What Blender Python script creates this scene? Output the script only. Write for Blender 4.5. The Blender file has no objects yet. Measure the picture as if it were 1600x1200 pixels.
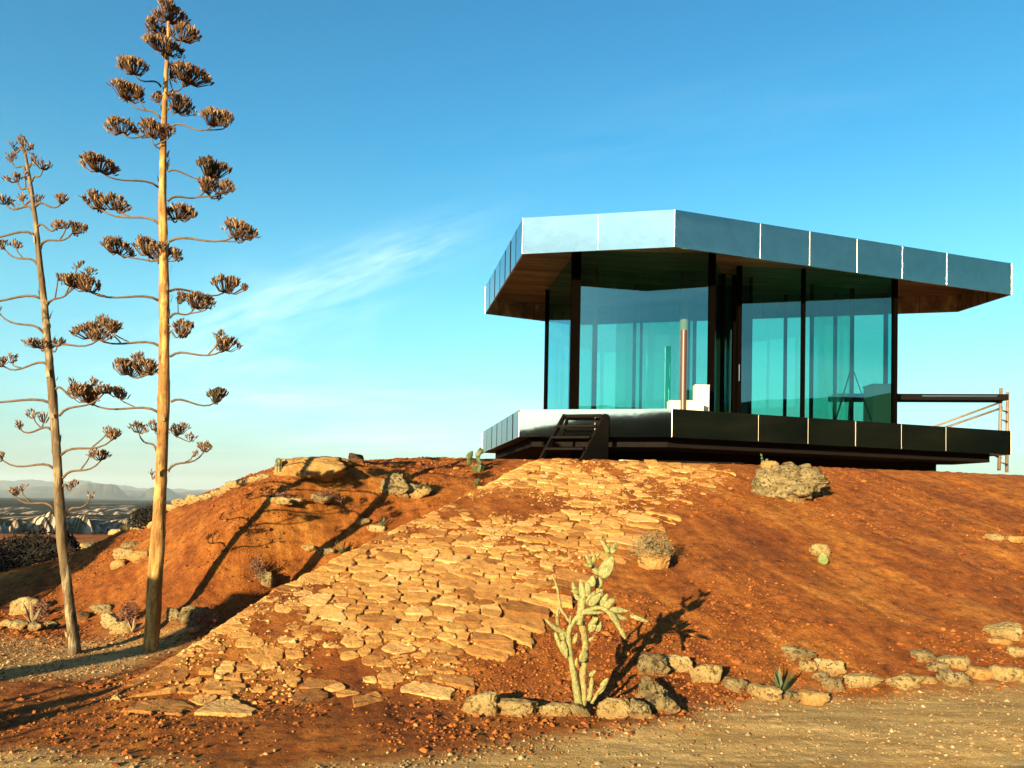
import bpy, bmesh, math, random
import numpy as np
from mathutils import Vector, Matrix
R = math.radians
random.seed(7)
C = bpy.context.scene.collection
sc = bpy.context.scene

# ------------------------------------------------------------------ camera
F = 1202.0
EYE = Vector((0, 0, 1.6))
ROLL, PITCH, SHIFT = R(1.09), R(1.5), 157.9/1600
fw = Vector((0, math.cos(PITCH), math.sin(PITCH)))
up0 = Vector((0, -math.sin(PITCH), math.cos(PITCH)))
rt = Vector((1, 0, 0))*math.cos(ROLL) + up0*math.sin(ROLL)
up = up0*math.cos(ROLL) - Vector((1, 0, 0))*math.sin(ROLL)
cd = bpy.data.cameras.new('camera'); cam = bpy.data.objects.new('camera', cd); C.objects.link(cam)
cd.sensor_width = 36; cd.lens = F/1600*36; cd.shift_y = SHIFT; cd.clip_start = .1; cd.clip_end = 60000
m = Matrix((rt, up, -fw)).transposed().to_4x4(); m.translation = EYE
cam.matrix_world = m
sc.camera = cam

def ray(px, py):
    return rt*((px-800)/F) + up*((600-py)/F + SHIFT*1600/F) + fw
def atY(px, py, Y):
    d = ray(px, py); return EYE + d*(Y/d.y)
def atZ(px, py, Z):
    d = ray(px, py); return EYE + d*((Z-EYE.z)/d.z)

# ------------------------------------------------------------------ noise
def _h(ix, iy, iz, s):
    n = (ix.astype(np.int64)*374761393 + iy.astype(np.int64)*668265263 + iz.astype(np.int64)*2147483647 + s*974634777)
    n = (n ^ (n >> 13)) * 1274126177
    n = n & 0x7fffffffffff
    n = n ^ (n >> 16)
    return (n & 0xffff)/65535.0
def vn(x, y, s=0, z=None):
    x = np.asarray(x, float); y = np.asarray(y, float)
    ix = np.floor(x); iy = np.floor(y); fx = x-ix; fy = y-iy
    u = fx*fx*fx*(fx*(fx*6-15)+10); v = fy*fy*fy*(fy*(fy*6-15)+10)
    if z is None:
        iz = np.zeros_like(ix)
        a = _h(ix, iy, iz, s); b = _h(ix+1, iy, iz, s); c = _h(ix, iy+1, iz, s); d = _h(ix+1, iy+1, iz, s)
        return ((a*(1-u)+b*u)*(1-v)+(c*(1-u)+d*u)*v)*2-1
    z = np.asarray(z, float); iz = np.floor(z); fz = z-iz; w = fz*fz*(3-2*fz)
    def L(k):
        a = _h(ix, iy, iz+k, s); b = _h(ix+1, iy, iz+k, s); c = _h(ix, iy+1, iz+k, s); d = _h(ix+1, iy+1, iz+k, s)
        return (a*(1-u)+b*u)*(1-v)+(c*(1-u)+d*u)*v
    return (L(0)*(1-w)+L(1)*w)*2-1
def fbm(x, y, s=0, o=4, z=None):
    t = 0; a = 1.0; f = 1.0; n = 0
    for k in range(o):
        ca, sa = math.cos(k*1.1), math.sin(k*1.1)
        t = t + a*vn((x*ca-y*sa)*f+7.3*k, (x*sa+y*ca)*f, s+k, None if z is None else z*f)
        n += a; a *= .5; f *= 2.03
    return t/n
def sst(a, b, x):
    t = np.clip((np.asarray(x, float)-a)/(b-a), 0, 1); return t*t*(3-2*t)

# ------------------------------------------------------------------ terrain
TP = np.array([
 (-3.8,8.1,0),(-4.5,7.9,0),(-3.83,9.21,.37),(-3.49,9.88,1.05),(-3.16,10.54,1.60),(-2.54,11.74,2.14),
 (-2.86,9.95,.62),(-2.39,10.86,1.28),(-1.2,13.2,2.30),(-3.1,8.7,.12),(-2.35,9.8,.62),(-1.5,11.3,1.5),(-.6,12.4,2.0),
 (-5.7,12.5,1.36),(-5.2,12.5,1.58),(-4.7,12.5,1.80),(-3.85,12.5,2.07),(-2.56,12.8,2.28),
 (-5.6,16,.8),(-3,16,2.2),(0,16,2.4),(-8,16,.1),(0,13.6,2.4),(-.2,20,2.4),
 (-6.8,10.1,.05),(-6.2,10.6,.24),(-5.6,11.2,.74),(-5.85,10.8,.5),(-4.9,9.8,.2),(-7.2,13.5,.72),(-8.3,13.5,.42),(-9.3,13.5,.2),
 (-9,11.5,.03),(-10.5,14.5,0),(-12,10,0),(-7,8.5,0),(-5.5,8.3,0),(-4,6.5,0),(-6.5,6,0),(-3.4,7.4,0),(-12,20,0),(-6,20,.6),(-3,20,2.2),
 (-3.1,8.1,.03),(-14,14,0),(-9,8,0),(-9,20,0),(-16,18,0),(-12,5,0),(-8,3,0)], float)
def _tpsk(r2): return np.where(r2 > 1e-12, r2*np.log(r2+1e-12), 0)
_n = len(TP); _K = _tpsk(((TP[:, None, :2]-TP[None, :, :2])**2).sum(-1)) + np.eye(_n)*.02
_P = np.hstack([np.ones((_n, 1)), TP[:, :2]])
_A = np.block([[_K, _P], [_P.T, np.zeros((3, 3))]])
_w = np.linalg.solve(_A, np.concatenate([TP[:, 2], np.zeros(3)]))
def tps(x, y):
    o = _w[_n] + _w[_n+1]*x + _w[_n+2]*y
    for i in range(_n):
        o = o + _w[i]*_tpsk((x-TP[i, 0])**2+(y-TP[i, 1])**2)
    return o
RLY = [5.2, 6.3, 7.9, 9.36, 10.9, 13.2, 14.5, 17]
RLX = [-3.3, -3.15, -2.63, -1.87, -.91, .33, .6, .6]
RRY = [6.1, 6.5, 8.09, 8.92, 10.7, 12.36, 13.3]
RRX = [-.75, -.54, .34, .85, 1.96, 2.98, 3.5]
def rampx(y): return np.interp(y, RLY, RLX)
def footy(x): return np.interp(x, [-6, -3, -1, 0, 2.4, 5, 8, 12, 18], [6.2, 6.15, 6.2, 6.25, 6.55, 7.1, 7.9, 9.2, 12])
TOP = 2.42
def H(x, y):
    x = np.asarray(x, float); y = np.asarray(y, float)
    f = y - footy(x)
    a = .345*(np.sqrt(f*f+.09)+f)/2                     # rounded toe
    k = .10
    e = TOP - a
    front = a - (np.sqrt(e*e+k*k)-e)/2 + 0              # rounded crest
    front = np.where(front > TOP, TOP, front) + .02
    front = np.where(f < -1.5, 0, np.where(f < -.6, front*sst(-1.5, -.6, f), front))
    # far sides and back of the plateau
    left = tps(np.clip(x, -15, 1.5), np.clip(y, 3, 19.5))
    left = np.clip(left, 0, TOP)*sst(-14, -10, x)
    left = left*sst(4, 6.5, y)
    w = sst(-.17, .17, x-rampx(y))
    h = left*(1-w) + front*w
    back = 1-sst(20.5, 29, y)
    right = 1-sst(14.5, 22, x)
    h = h*back*right
    return h
def soilmask(x, y):
    """1 on red soil, 0 on the pale gravel road"""
    ex = np.interp(x, [-12, -7, -5, -3.9, -3.2, -2.2, -1.15, .2, 1.2, 2.4, 4.7, 9, 18], [5.6, 5.2, 4.9, 4.8, 4.7, 4.6, 4.6, 5.0, 5.6, 6.3, 6.9, 7.6, 10])
    n = .35*fbm(x*1.3, y*1.3, 31, 4)+.12*fbm(x*7, y*7, 37, 3)
    s = sst(-.28, .28, y-ex+n)
    s = s*(1-.68*sst(6.5+.3*n, 7.0+.3*n, y)*(1-sst(8.5, 9.0, y+n))*(1-sst(-3.75, -3.3, x+.3*n)))
    far = sst(15, 17, y)
    return np.clip(s+far, 0, 1)
def detail(x, y):
    r = np.hypot(x, y-8)
    fade = 1-sst(14, 30, r)
    s = soilmask(x, y)
    h = H(x, y)
    slope = sst(.05, .5, h)*(1-sst(2.25, 2.42, h))
    d = .045*fbm(x*.9, y*.9, 3, 3)*(.25+slope) + .022*np.abs(fbm(x*3.4, y*3.4, 5, 4))*s*fade
    xr = x*.38 - y*.92; yr = x*.92 + y*.38            # rills running down to the right
    d = d + .035*fbm(xr*.40, yr*3.0, 9, 4)*slope*sst(-.5, 1.5, x)
    clod = np.maximum(fbm(x*9, y*9, 12, 4), -.1)
    lump = sst(-.35, .45, fbm(x*.8, y*.8, 17, 3))
    d = d + clod*(.030*lump+.008)*s*fade*(.5+.5*sst(.02, .3, h))
    d = d + .010*fbm(x*22, y*22, 14, 3)*(.5+.5*s)*fade
    g = np.maximum(fbm(x*18, y*18, 21, 2), 0)
    d = d + (1-s)*g*.016*fade*sst(-.3, .4, fbm(x*.7, y*1.6, 23, 3))
    tr = np.exp(-((y-3.9-.42*x+.25*np.sin(x*.7))/.22)**2) + np.exp(-((y-2.4-.42*x)/.22)**2)
    d = d - .03*tr*(1-s)
    return d
def T(x, y):
    return float(H(x, y)+detail(x, y))
def onT(px, py, y0=3.5, y1=34.):
    d = ray(px, py)
    Y = np.arange(y0, y1, .03)
    X = EYE.x + d.x/d.y*Y; Z = EYE.z + d.z/d.y*Y
    g = H(X, Y)
    i = np.nonzero(g >= Z)[0]
    k = i[0] if len(i) else int(np.argmax(g-Z))
    return Vector((X[k], Y[k], T(X[k], Y[k])))

# ------------------------------------------------------------------ object helpers
def tag(o, label=None, cat=None, group=None, kind=None):
    if label: o['label'] = label
    if cat: o['category'] = cat
    if group: o['group'] = group
    if kind: o['kind'] = kind
    return o
def empty(name, loc, label, cat, group=None, rz=0):
    o = bpy.data.objects.new(name, None); C.objects.link(o); o.location = loc; o.rotation_euler.z = rz
    o.empty_display_size = .2
    return tag(o, label, cat, group)
class MB:
    def __init__(s): s.v = []; s.f = []; s.a = []
    def add(s, vs, fs, a=0.0):
        n = len(s.v); s.v.extend([tuple(q) for q in vs]); s.f.extend([tuple(i+n for i in f) for f in fs]); s.a.extend([a]*len(fs))
    def box(s, c, sz, rz=0, M=None):
        x, y, z = sz[0]/2, sz[1]/2, sz[2]/2
        vs = [Vector((i, j, k)) for i in (-x, x) for j in (-y, y) for k in (-z, z)]
        M = M or Matrix.Rotation(rz, 3, 'Z')
        vs = [M @ v + Vector(c) for v in vs]
        s.add(vs, [(0, 1, 3, 2), (4, 6, 7, 5), (0, 4, 5, 1), (2, 3, 7, 6), (0, 2, 6, 4), (1, 5, 7, 3)])
    def beam(s, p, q, w, h=None):
        p = Vector(p); q = Vector(q); d = q-p; L = d.length; h = h or w
        z = d.normalized(); x = z.cross(Vector((0, 0, 1)))
        if x.length < 1e-3: x = Vector((1, 0, 0))
        x.normalize(); y = x.cross(z)
        M = Matrix((x, y, z)).transposed()
        s.box((p+q)/2, (w, h, L), M=M)
    def tube(s, pts, rad, n=8, a=0.0, cap=True):
        pts = [Vector(p) for p in pts]
        if not hasattr(rad, '__len__'): rad = [rad]*len(pts)
        vs = []; fs = []
        prev = None
        for i, p in enumerate(pts):
            d = (pts[min(i+1, len(pts)-1)]-pts[max(i-1, 0)]).normalized()
            if prev is None:
                x = d.orthogonal().normalized()
            else:
                x = (prev - d*prev.dot(d)).normalized()
            prev = x; y = d.cross(x)
            for k in range(n):
                t = 2*math.pi*k/n
                vs.append(p + (x*math.cos(t)+y*math.sin(t))*rad[i])
        for i in range(len(pts)-1):
            for k in range(n):
                fs.append((i*n+k, i*n+(k+1) % n, (i+1)*n+(k+1) % n, (i+1)*n+k))
        if cap:
            fs.append(tuple(range(n-1, -1, -1))); fs.append(tuple((len(pts)-1)*n+k for k in range(n)))
        s.add(vs, fs, a)
    def prism(s, poly, z0, z1):
        n = len(poly); vs = [(p[0], p[1], z0) for p in poly]+[(p[0], p[1], z1) for p in poly]
        fs = [tuple(range(n-1, -1, -1)), tuple(range(n, 2*n))]+[(i, (i+1) % n, n+(i+1) % n, n+i) for i in range(n)]
        s.add(vs, fs)
    def build(s, name, mat, parent=None, smooth=False, org=None, attr=None):
        me = bpy.data.meshes.new(name)
        v = s.v
        if org is not None:
            v = [(p[0]-org[0], p[1]-org[1], p[2]-org[2]) for p in v]
        me.from_pydata(v, [], s.f); me.materials.append(mat)
        if smooth: me.polygons.foreach_set('use_smooth', [True]*len(me.polygons))
        if attr:
            at = me.attributes.new(attr, 'FLOAT', 'FACE'); at.data.foreach_set('value', s.a)
        me.update()
        o = bpy.data.objects.new(name, me); C.objects.link(o)
        if parent: o.parent = parent
        elif org is not None: o.location = org
        return o
def npmesh(name, V, Fq, mat, smooth=True):
    me = bpy.data.meshes.new(name)
    me.vertices.add(len(V)); me.vertices.foreach_set('co', np.ascontiguousarray(V, np.float32).ravel())
    k = Fq.shape[1]; n = len(Fq)
    me.loops.add(n*k); me.loops.foreach_set('vertex_index', np.ascontiguousarray(Fq, np.int32).ravel())
    me.polygons.add(n); me.polygons.foreach_set('loop_start', np.arange(0, n*k, k, dtype=np.int32))
    me.polygons.foreach_set('loop_total', np.full(n, k, np.int32))
    me.polygons.foreach_set('use_smooth', np.full(n, smooth))
    me.materials.append(mat); me.update(calc_edges=True); me.validate()
    o = bpy.data.objects.new(name, me); C.objects.link(o)
    return o

# ------------------------------------------------------------------ materials
def mat(name):
    m = bpy.data.materials.new(name); m.use_nodes = True
    nt = m.node_tree; b = nt.nodes['Principled BSDF']
    return m, nt, b
def N(nt, t, **kw):
    n = nt.nodes.new(t)
    for k, v in kw.items():
        if k in n.inputs.keys(): n.inputs[k].default_value = v
        else: setattr(n, k, v)
    return n
def ramp(nt, src, stops):
    r = N(nt, 'ShaderNodeValToRGB'); e = r.color_ramp.elements
    e[0].position, e[0].color = stops[0][0], (*stops[0][1], 1)
    e[1].position, e[1].color = stops[-1][0], (*stops[-1][1], 1)
    for p, c in stops[1:-1]:
        q = e.new(p); q.color = (*c, 1)
    nt.links.new(src, r.inputs[0]); return r.outputs[0]
def noise(nt, scale, detail=6, rough=.6, vec=None, dist=0):
    n = N(nt, 'ShaderNodeTexNoise'); n.inputs['Scale'].default_value = scale; n.inputs['Detail'].default_value = detail
    n.inputs['Roughness'].default_value = rough; n.inputs['Distortion'].default_value = dist
    if vec is not None: nt.links.new(vec, n.inputs['Vector'])
    return n
def coord(nt, kind='Object', scale=None, rot=None):
    t = N(nt, 'ShaderNodeTexCoord').outputs[kind]
    if scale is None and rot is None: return t
    mp = N(nt, 'ShaderNodeMapping')
    if scale is not None: mp.inputs['Scale'].default_value = scale
    if rot is not None: mp.inputs['Rotation'].default_value = rot
    nt.links.new(t, mp.inputs['Vector']); return mp.outputs[0]
def mixc(nt, fac, a, b, mode='MIX'):
    n = N(nt, 'ShaderNodeMix', data_type='RGBA', blend_type=mode)
    for i, s in ((0, fac), (6, a), (7, b)):
        if hasattr(s, 'links') or hasattr(s, 'is_output'): nt.links.new(s, n.inputs[i])
        elif i == 0: n.inputs[0].default_value = s
        else: n.inputs[i].default_value = (*s, 1)
    return n.outputs[2]
def bump(nt, b, h, strength=.5, dist=.02):
    n = N(nt, 'ShaderNodeBump'); n.inputs['Strength'].default_value = strength; n.inputs['Distance'].default_value = dist
    nt.links.new(h, n.inputs['Height']); nt.links.new(n.outputs[0], b.inputs['Normal']); return n
def simple(name, col, rough=.7, metal=0, nscale=0, ncol=None, bs=0, spec=.5, bdist=.02):
    m, nt, b = mat(name)
    b.inputs['Roughness'].default_value = rough; b.inputs['Metallic'].default_value = metal
    b.inputs['Specular IOR Level'].default_value = spec
    if nscale:
        n = noise(nt, nscale, 8, .65, coord(nt))
        c = ramp(nt, n.outputs[0], [(.3, col), (.7, ncol or col)])
        nt.links.new(c, b.inputs['Base Color'])
        if bs: bump(nt, b, n.outputs[0], bs, bdist)
    else: b.inputs['Base Color'].default_value = (*col, 1)
    return m

def soil_material():
    m, nt, b = mat('red_soil_and_gravel')
    L = nt.links
    P = N(nt, 'ShaderNodeNewGeometry').outputs['Position']
    at = N(nt, 'ShaderNodeAttribute', attribute_name='soil').outputs['Fac']
    n1 = noise(nt, .55, 5, .6, P); n2 = noise(nt, 7, 10, .72, P); n3 = noise(nt, 38, 8, .75, P)
    rc = ramp(nt, n1.outputs[0], [(.30, (.22, .068, .016)), (.45, (.33, .108, .021)), (.58, (.42, .156, .028)), (.72, (.50, .225, .044))])
    d = ramp(nt, n2.outputs[0], [(.32, (.30, .26, .26)), (.46, (.85, .82, .80)), (.58, (1.15, 1.15, 1.1)), (.75, (1.55, 1.7, 1.9))])
    rc = mixc(nt, 1.0, rc, d, 'MULTIPLY')
    rm = N(nt, 'ShaderNodeMapping', vector_type='TEXTURE'); rm.inputs['Rotation'].default_value = (0, 0, R(22.5)); L.new(P, rm.inputs[0])
    rm2 = N(nt, 'ShaderNodeMapping'); rm2.inputs['Scale'].default_value = (2.1, .28, 1); L.new(rm.outputs[0], rm2.inputs[0])
    ns = noise(nt, 1.5, 8, .68, rm2.outputs[0], .4)
    rc = mixc(nt, 1, rc, ramp(nt, ns.outputs[0], [(.32, (.62, .56, .50)), (.5, (1, 1, 1)), (.64, (1.28, 1.5, 1.7))]), 'MULTIPLY')
    g1 = noise(nt, 90, 4, .7, P)
    sp = ramp(nt, g1.outputs[0], [(.60, (0, 0, 0)), (.68, (1, 1, 1))])
    rc = mixc(nt, sp, rc, (.52, .26, .09))
    n4 = noise(nt, 1.1, 6, .65, P)
    gc = ramp(nt, n4.outputs[0], [(.3, (.50, .33, .12)), (.5, (.72, .50, .20)), (.7, (.82, .62, .28))])
    rs_ = N(nt, 'ShaderNodeMapping'); rs_.inputs['Rotation'].default_value = (0, 0, R(-22)); rs_.inputs['Scale'].default_value = (.35, 3.2, 1); L.new(P, rs_.inputs[0])
    nr_ = noise(nt, 1.6, 8, .7, rs_.outputs[0], .3)
    gc = mixc(nt, 1, gc, ramp(nt, nr_.outputs[0], [(.34, (.55, .50, .44)), (.5, (.95, .95, .95)), (.62, (1.25, 1.25, 1.25))]), 'MULTIPLY')
    d2 = ramp(nt, n3.outputs[0], [(.32, (.55, .52, .5)), (.5, (.95, .95, .95)), (.7, (1.25, 1.25, 1.2))])
    gc = mixc(nt, .75, gc, d2, 'MULTIPLY')
    rc = mixc(nt, 1, rc, (.90, .84, .80), 'MULTIPLY')
    c = mixc(nt, at, gc, rc)
    L.new(c, b.inputs['Base Color']); b.inputs['Roughness'].default_value = .95; b.inputs['Specular IOR Level'].default_value = .15
    ad = N(nt, 'ShaderNodeMath', operation='ADD'); L.new(n2.outputs[0], ad.inputs[0]); L.new(n3.outputs[0], ad.inputs[1])
    bump(nt, b, ad.outputs[0], 1.0, .05)
    return m
M_soil = soil_material()

def stone_mat(name, cols, pit=6.0, pitcol=(.12, .08, .04), bs=.8, bdist=.03, pitamt=(.36, .5)):
    m, nt, b = mat(name); L = nt.links
    co = coord(nt)
    oi = N(nt, 'ShaderNodeObjectInfo').outputs['Random']
    ad = N(nt, 'ShaderNodeVectorMath', operation='ADD'); L.new(co, ad.inputs[0])
    cb = N(nt, 'ShaderNodeCombineXYZ')
    mu = N(nt, 'ShaderNodeMath', operation='MULTIPLY'); L.new(oi, mu.inputs[0]); mu.inputs[1].default_value = 60
    L.new(mu.outputs[0], cb.inputs[0]); L.new(cb.outputs[0], ad.inputs[1]); co = ad.outputs[0]
    n1 = noise(nt, 5, 6, .6, co); n2 = noise(nt, pit*3, 8, .7, co, .6); n3 = noise(nt, pit*12, 6, .7, co)
    c = ramp(nt, n1.outputs[0], [(.3, cols[0]), (.5, cols[1]), (.7, cols[2])])
    k = ramp(nt, n2.outputs[0], [(pitamt[0], (1, 1, 1)), (pitamt[1], (0, 0, 0))])
    c = mixc(nt, k, c, pitcol)
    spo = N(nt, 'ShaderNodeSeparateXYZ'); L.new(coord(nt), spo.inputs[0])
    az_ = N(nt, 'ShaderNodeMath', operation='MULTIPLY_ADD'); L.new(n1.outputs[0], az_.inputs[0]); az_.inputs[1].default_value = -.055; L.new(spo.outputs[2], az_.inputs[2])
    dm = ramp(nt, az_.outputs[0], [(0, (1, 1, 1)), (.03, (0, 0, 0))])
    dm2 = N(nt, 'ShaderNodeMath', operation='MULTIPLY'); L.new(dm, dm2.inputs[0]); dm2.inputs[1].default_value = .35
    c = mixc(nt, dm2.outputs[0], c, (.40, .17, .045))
    L.new(c, b.inputs['Base Color']); b.inputs['Roughness'].default_value = .95; b.inputs['Specular IOR Level'].default_value = .15
    a2 = N(nt, 'ShaderNodeMath', operation='ADD'); L.new(n2.outputs[0], a2.inputs[0]); L.new(n3.outputs[0], a2.inputs[1])
    bump(nt, b, a2.outputs[0], 1.0, bdist*1.4)
    return m
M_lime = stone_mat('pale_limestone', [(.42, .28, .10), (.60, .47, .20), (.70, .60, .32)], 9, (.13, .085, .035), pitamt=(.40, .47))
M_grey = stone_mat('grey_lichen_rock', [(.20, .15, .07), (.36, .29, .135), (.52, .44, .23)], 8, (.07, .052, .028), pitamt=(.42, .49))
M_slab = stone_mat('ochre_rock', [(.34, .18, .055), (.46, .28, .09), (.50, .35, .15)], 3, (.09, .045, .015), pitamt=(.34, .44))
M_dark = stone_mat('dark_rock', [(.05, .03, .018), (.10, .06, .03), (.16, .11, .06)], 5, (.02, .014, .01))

def paver_mat():
    m, nt, b = mat('sandstone_paving'); L = nt.links
    at = N(nt, 'ShaderNodeAttribute', attribute_name='tint').outputs['Fac']
    co = coord(nt)
    n1 = noise(nt, 9, 8, .7, co); n2 = noise(nt, 60, 6, .75, co)
    c = ramp(nt, at, [(0, (.34, .155, .042)), (.3, (.54, .275, .075)), (.65, (.71, .405, .12)), (1, (.82, .54, .21))])
    d = ramp(nt, n1.outputs[0], [(.3, (.50, .40, .34)), (.46, (.9, .87, .84)), (.7, (1.12, 1.12, 1.12))])
    c = mixc(nt, 1, c, d, 'MULTIPLY')
    d2 = ramp(nt, n2.outputs[0], [(.3, (.62, .6, .58)), (.5, (1, 1, 1)), (.75, (1.15, 1.15, 1.15))])
    c = mixc(nt, .8, c, d2, 'MULTIPLY')
    n5 = noise(nt, 4.5, 9, .72, co, .5)
    c = mixc(nt, ramp(nt, n5.outputs[0], [(.56, (0, 0, 0)), (.66, (.8, .8, .8))]), c, (.40, .155, .034))
    L.new(c, b.inputs['Base Color']); b.inputs['Roughness'].default_value = .9; b.inputs['Specular IOR Level'].default_value = .2
    a2 = N(nt, 'ShaderNodeMath', operation='ADD'); L.new(n1.outputs[0], a2.inputs[0]); L.new(n2.outputs[0], a2.inputs[1])
    bump(nt, b, a2.outputs[0], 1.0, .035)
    return m
M_pave = paver_mat()
def pebble_mat(name, stops):
    m, nt, b = mat(name)
    at = N(nt, 'ShaderNodeAttribute', attribute_name='tint').outputs['Fac']
    nt.links.new(ramp(nt, at, stops), b.inputs['Base Color']); b.inputs['Roughness'].default_value = .95
    b.inputs['Specular IOR Level'].default_value = .15
    return m
M_clod = pebble_mat('soil_clods', [(0, (.14, .043, .014)), (.5, (.28, .095, .023)), (.85, (.38, .15, .035)), (1, (.50, .30, .13))])
M_grav = pebble_mat('road_gravel', [(0, (.13, .07, .03)), (.5, (.33, .22, .10)), (1, (.56, .45, .27))])

def bark_mat(name, pale, mid, dark, thr):
    m, nt, b = mat(name); L = nt.links
    co = coord(nt, 'Object', (1, 1, .12)); co2 = coord(nt, 'Object', (1, 1, .6))
    n1 = noise(nt, 26, 8, .7, co, .4); n2 = noise(nt, 2.6, 5, .65, co2, .3)
    c = ramp(nt, n1.outputs[0], [(.30, dark), (.42, mid), (.55, pale), (.8, tuple(min(1, x*1.12) for x in pale))])
    k = ramp(nt, n2.outputs[0], [(thr, (0, 0, 0)), (thr+.08, (1, 1, 1))])
    c = mixc(nt, k, c, mixc(nt, .72, c, mixc(nt, .5, dark, mid)))
    n6 = noise(nt, 9, 7, .7, coord(nt, 'Object', (1, 1, .35)), .8)
    c = mixc(nt, ramp(nt, n6.outputs[0], [(.36, (.85, .85, .85)), (.44, (0, 0, 0))]), c, dark)
    L.new(c, b.inputs['Base Color']); b.inputs['Roughness'].default_value = .85; b.inputs['Specular IOR Level'].default_value = .2
    bump(nt, b, n1.outputs[0], .9, .012)
    return m
M_bark1 = bark_mat('dry_yellow_stalk', (.50, .345, .12), (.31, .15, .042), (.07, .030, .011), .46)
M_bark2 = bark_mat('weathered_grey_stalk', (.36, .30, .18), (.14, .095, .05), (.03, .02, .012), .42)
M_twig = simple('dry_branch_bark', (.055, .034, .018), .9, 0, 20, (.17, .115, .06))
M_pod = pebble_mat('dry_seed_pods', [(0, (.045, .024, .014)), (.4, (.12, .070, .040)), (.8, (.24, .155, .09)), (1, (.38, .28, .17))])
M_pod2 = pebble_mat('dark_dry_seed_pods', [(0, (.03, .02, .014)), (.6, (.09, .065, .04)), (1, (.18, .14, .09))])
M_cact = simple('cactus_skin', (.085, .098, .028), .7, 0, 46, (.34, .345, .115), .9, bdist=.012)
M_cactd = simple('cactus_woody_stem', (.12, .095, .028), .8, 0, 40, (.36, .31, .10), .9, bdist=.012)
for m_ in (M_cact, M_cactd):
    nt_ = m_.node_tree; b_ = nt_.nodes['Principled BSDF']; src = b_.inputs['Base Color'].links[0].from_socket
    sc1 = noise(nt_, 13, 7, .7, coord(nt_), .8); sc2 = noise(nt_, 95, 2, .5, coord(nt_))
    c_ = mixc(nt_, ramp(nt_, sc1.outputs[0], [(.57, (0, 0, 0)), (.63, (.85, .85, .85))]), src, (.16, .095, .035))
    c_ = mixc(nt_, ramp(nt_, sc2.outputs[0], [(.66, (0, 0, 0)), (.70, (.8, .8, .8))]), c_, (.55, .50, .25))
    nt_.links.new(c_, b_.inputs['Base Color'])
M_green = simple('dark_green_succulent', (.035, .06, .02), .6, 0, 12, (.10, .14, .045))
M_dead = simple('dead_leaf', (.24, .17, .08), .8, 0, 15, (.38, .30, .16))
M_redbush = simple('dry_reddish_brush', (.13, .05, .03), .9, 0, 15, (.26, .12, .07))
M_shade_bush = simple('shade_dark_scrub', (.006, .006, .004), .9, 0, 8, (.016, .014, .008))  # foliage blackened: the shade these bushes stand in is put into the colour
M_tree = simple('evergreen_leaves', (.03, .05, .02), .8, 0, 8, (.06, .09, .03))
M_black = simple('black_steel', (.0035, .003, .0026), .8, 0, 8, (.008, .006, .005), spec=.1)
M_mull = simple('dark_bronze_profile', (.0025, .0018, .0014), .9, 0, spec=0)
M_white = simple('white_board', (.62, .66, .55), .5)
M_silver = simple('brushed_joint_strip', (.50, .47, .44), .22, 1)
M_silver_dull = simple('dull_joint_strip', (.30, .28, .24), .35, 1)
M_concrete = simple('dark_timber_floor', (.06, .04, .028), .6, 0, 5, (.09, .06, .04))
M_rust = simple('brown_steel_tube', (.70, .28, .20), .35, 0, 6, (.78, .36, .26))
M_scaf = simple('scaffold_tube', (.14, .095, .065), .6, 0, 9, (.26, .20, .15))
M_timber = simple('timber_plank', (.45, .30, .14), .8, 0, 9, (.60, .45, .24))

def mirror_mat(name, col, rough, wav=.02):
    m, nt, b = mat(name)
    b.inputs['Metallic'].default_value = 1; b.inputs['Roughness'].default_value = rough
    co = coord(nt)
    n = noise(nt, 1.6, 3, .5, co); bump(nt, b, n.outputs[0], .12*wav/.03, wav)
    n2 = noise(nt, 3.5, 6, .65, co)
    c = ramp(nt, n2.outputs[0], [(.3, tuple(x*.86 for x in col)), (.65, col)])
    nt.links.new(c, b.inputs['Base Color'])
    return m
M_mir = mirror_mat('mirror_cladding', (.40, .53, .57), .02, .03)
M_mird = mirror_mat('tinted_mirror_cladding', (.60, .58, .48), .03, .012)

M_side_dim = mirror_mat('dim_reflection_cladding', (.16, .165, .16), .08, .02)  # deck cladding copy, darkened to paint a dimmer reflection on the left face
def glass_mat():
    m, nt, b = mat('green_solar_glass'); L = nt.links; nt.nodes.remove(b)
    out = nt.nodes['Material Output']
    tr = N(nt, 'ShaderNodeBsdfTransparent'); tr.inputs[0].default_value = (.36, .74, .63, 1)
    gl = N(nt, 'ShaderNodeBsdfGlossy'); gl.inputs['Roughness'].default_value = .01; gl.inputs['Color'].default_value = (.40, .85, 1, 1)
    lw = N(nt, 'ShaderNodeFresnel'); lw.inputs['IOR'].default_value = 1.55
    mr = N(nt, 'ShaderNodeMapRange'); mr.inputs['From Min'].default_value = 0; mr.inputs['To Min'].default_value = .15
    L.new(lw.outputs[0], mr.inputs['Value'])
    n = noise(nt, .9, 2, .5, coord(nt)); bp = N(nt, 'ShaderNodeBump'); bp.inputs['Strength'].default_value = .05; bp.inputs['Distance'].default_value = .02
    L.new(n.outputs[0], bp.inputs['Height']); L.new(bp.outputs[0], gl.inputs['Normal'])
    mx = N(nt, 'ShaderNodeMixShader'); L.new(mr.outputs[0], mx.inputs[0]); L.new(tr.outputs[0], mx.inputs[1]); L.new(gl.outputs[0], mx.inputs[2])
    L.new(mx.outputs[0], out.inputs[0]); return m
M_glass = glass_mat()
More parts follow.
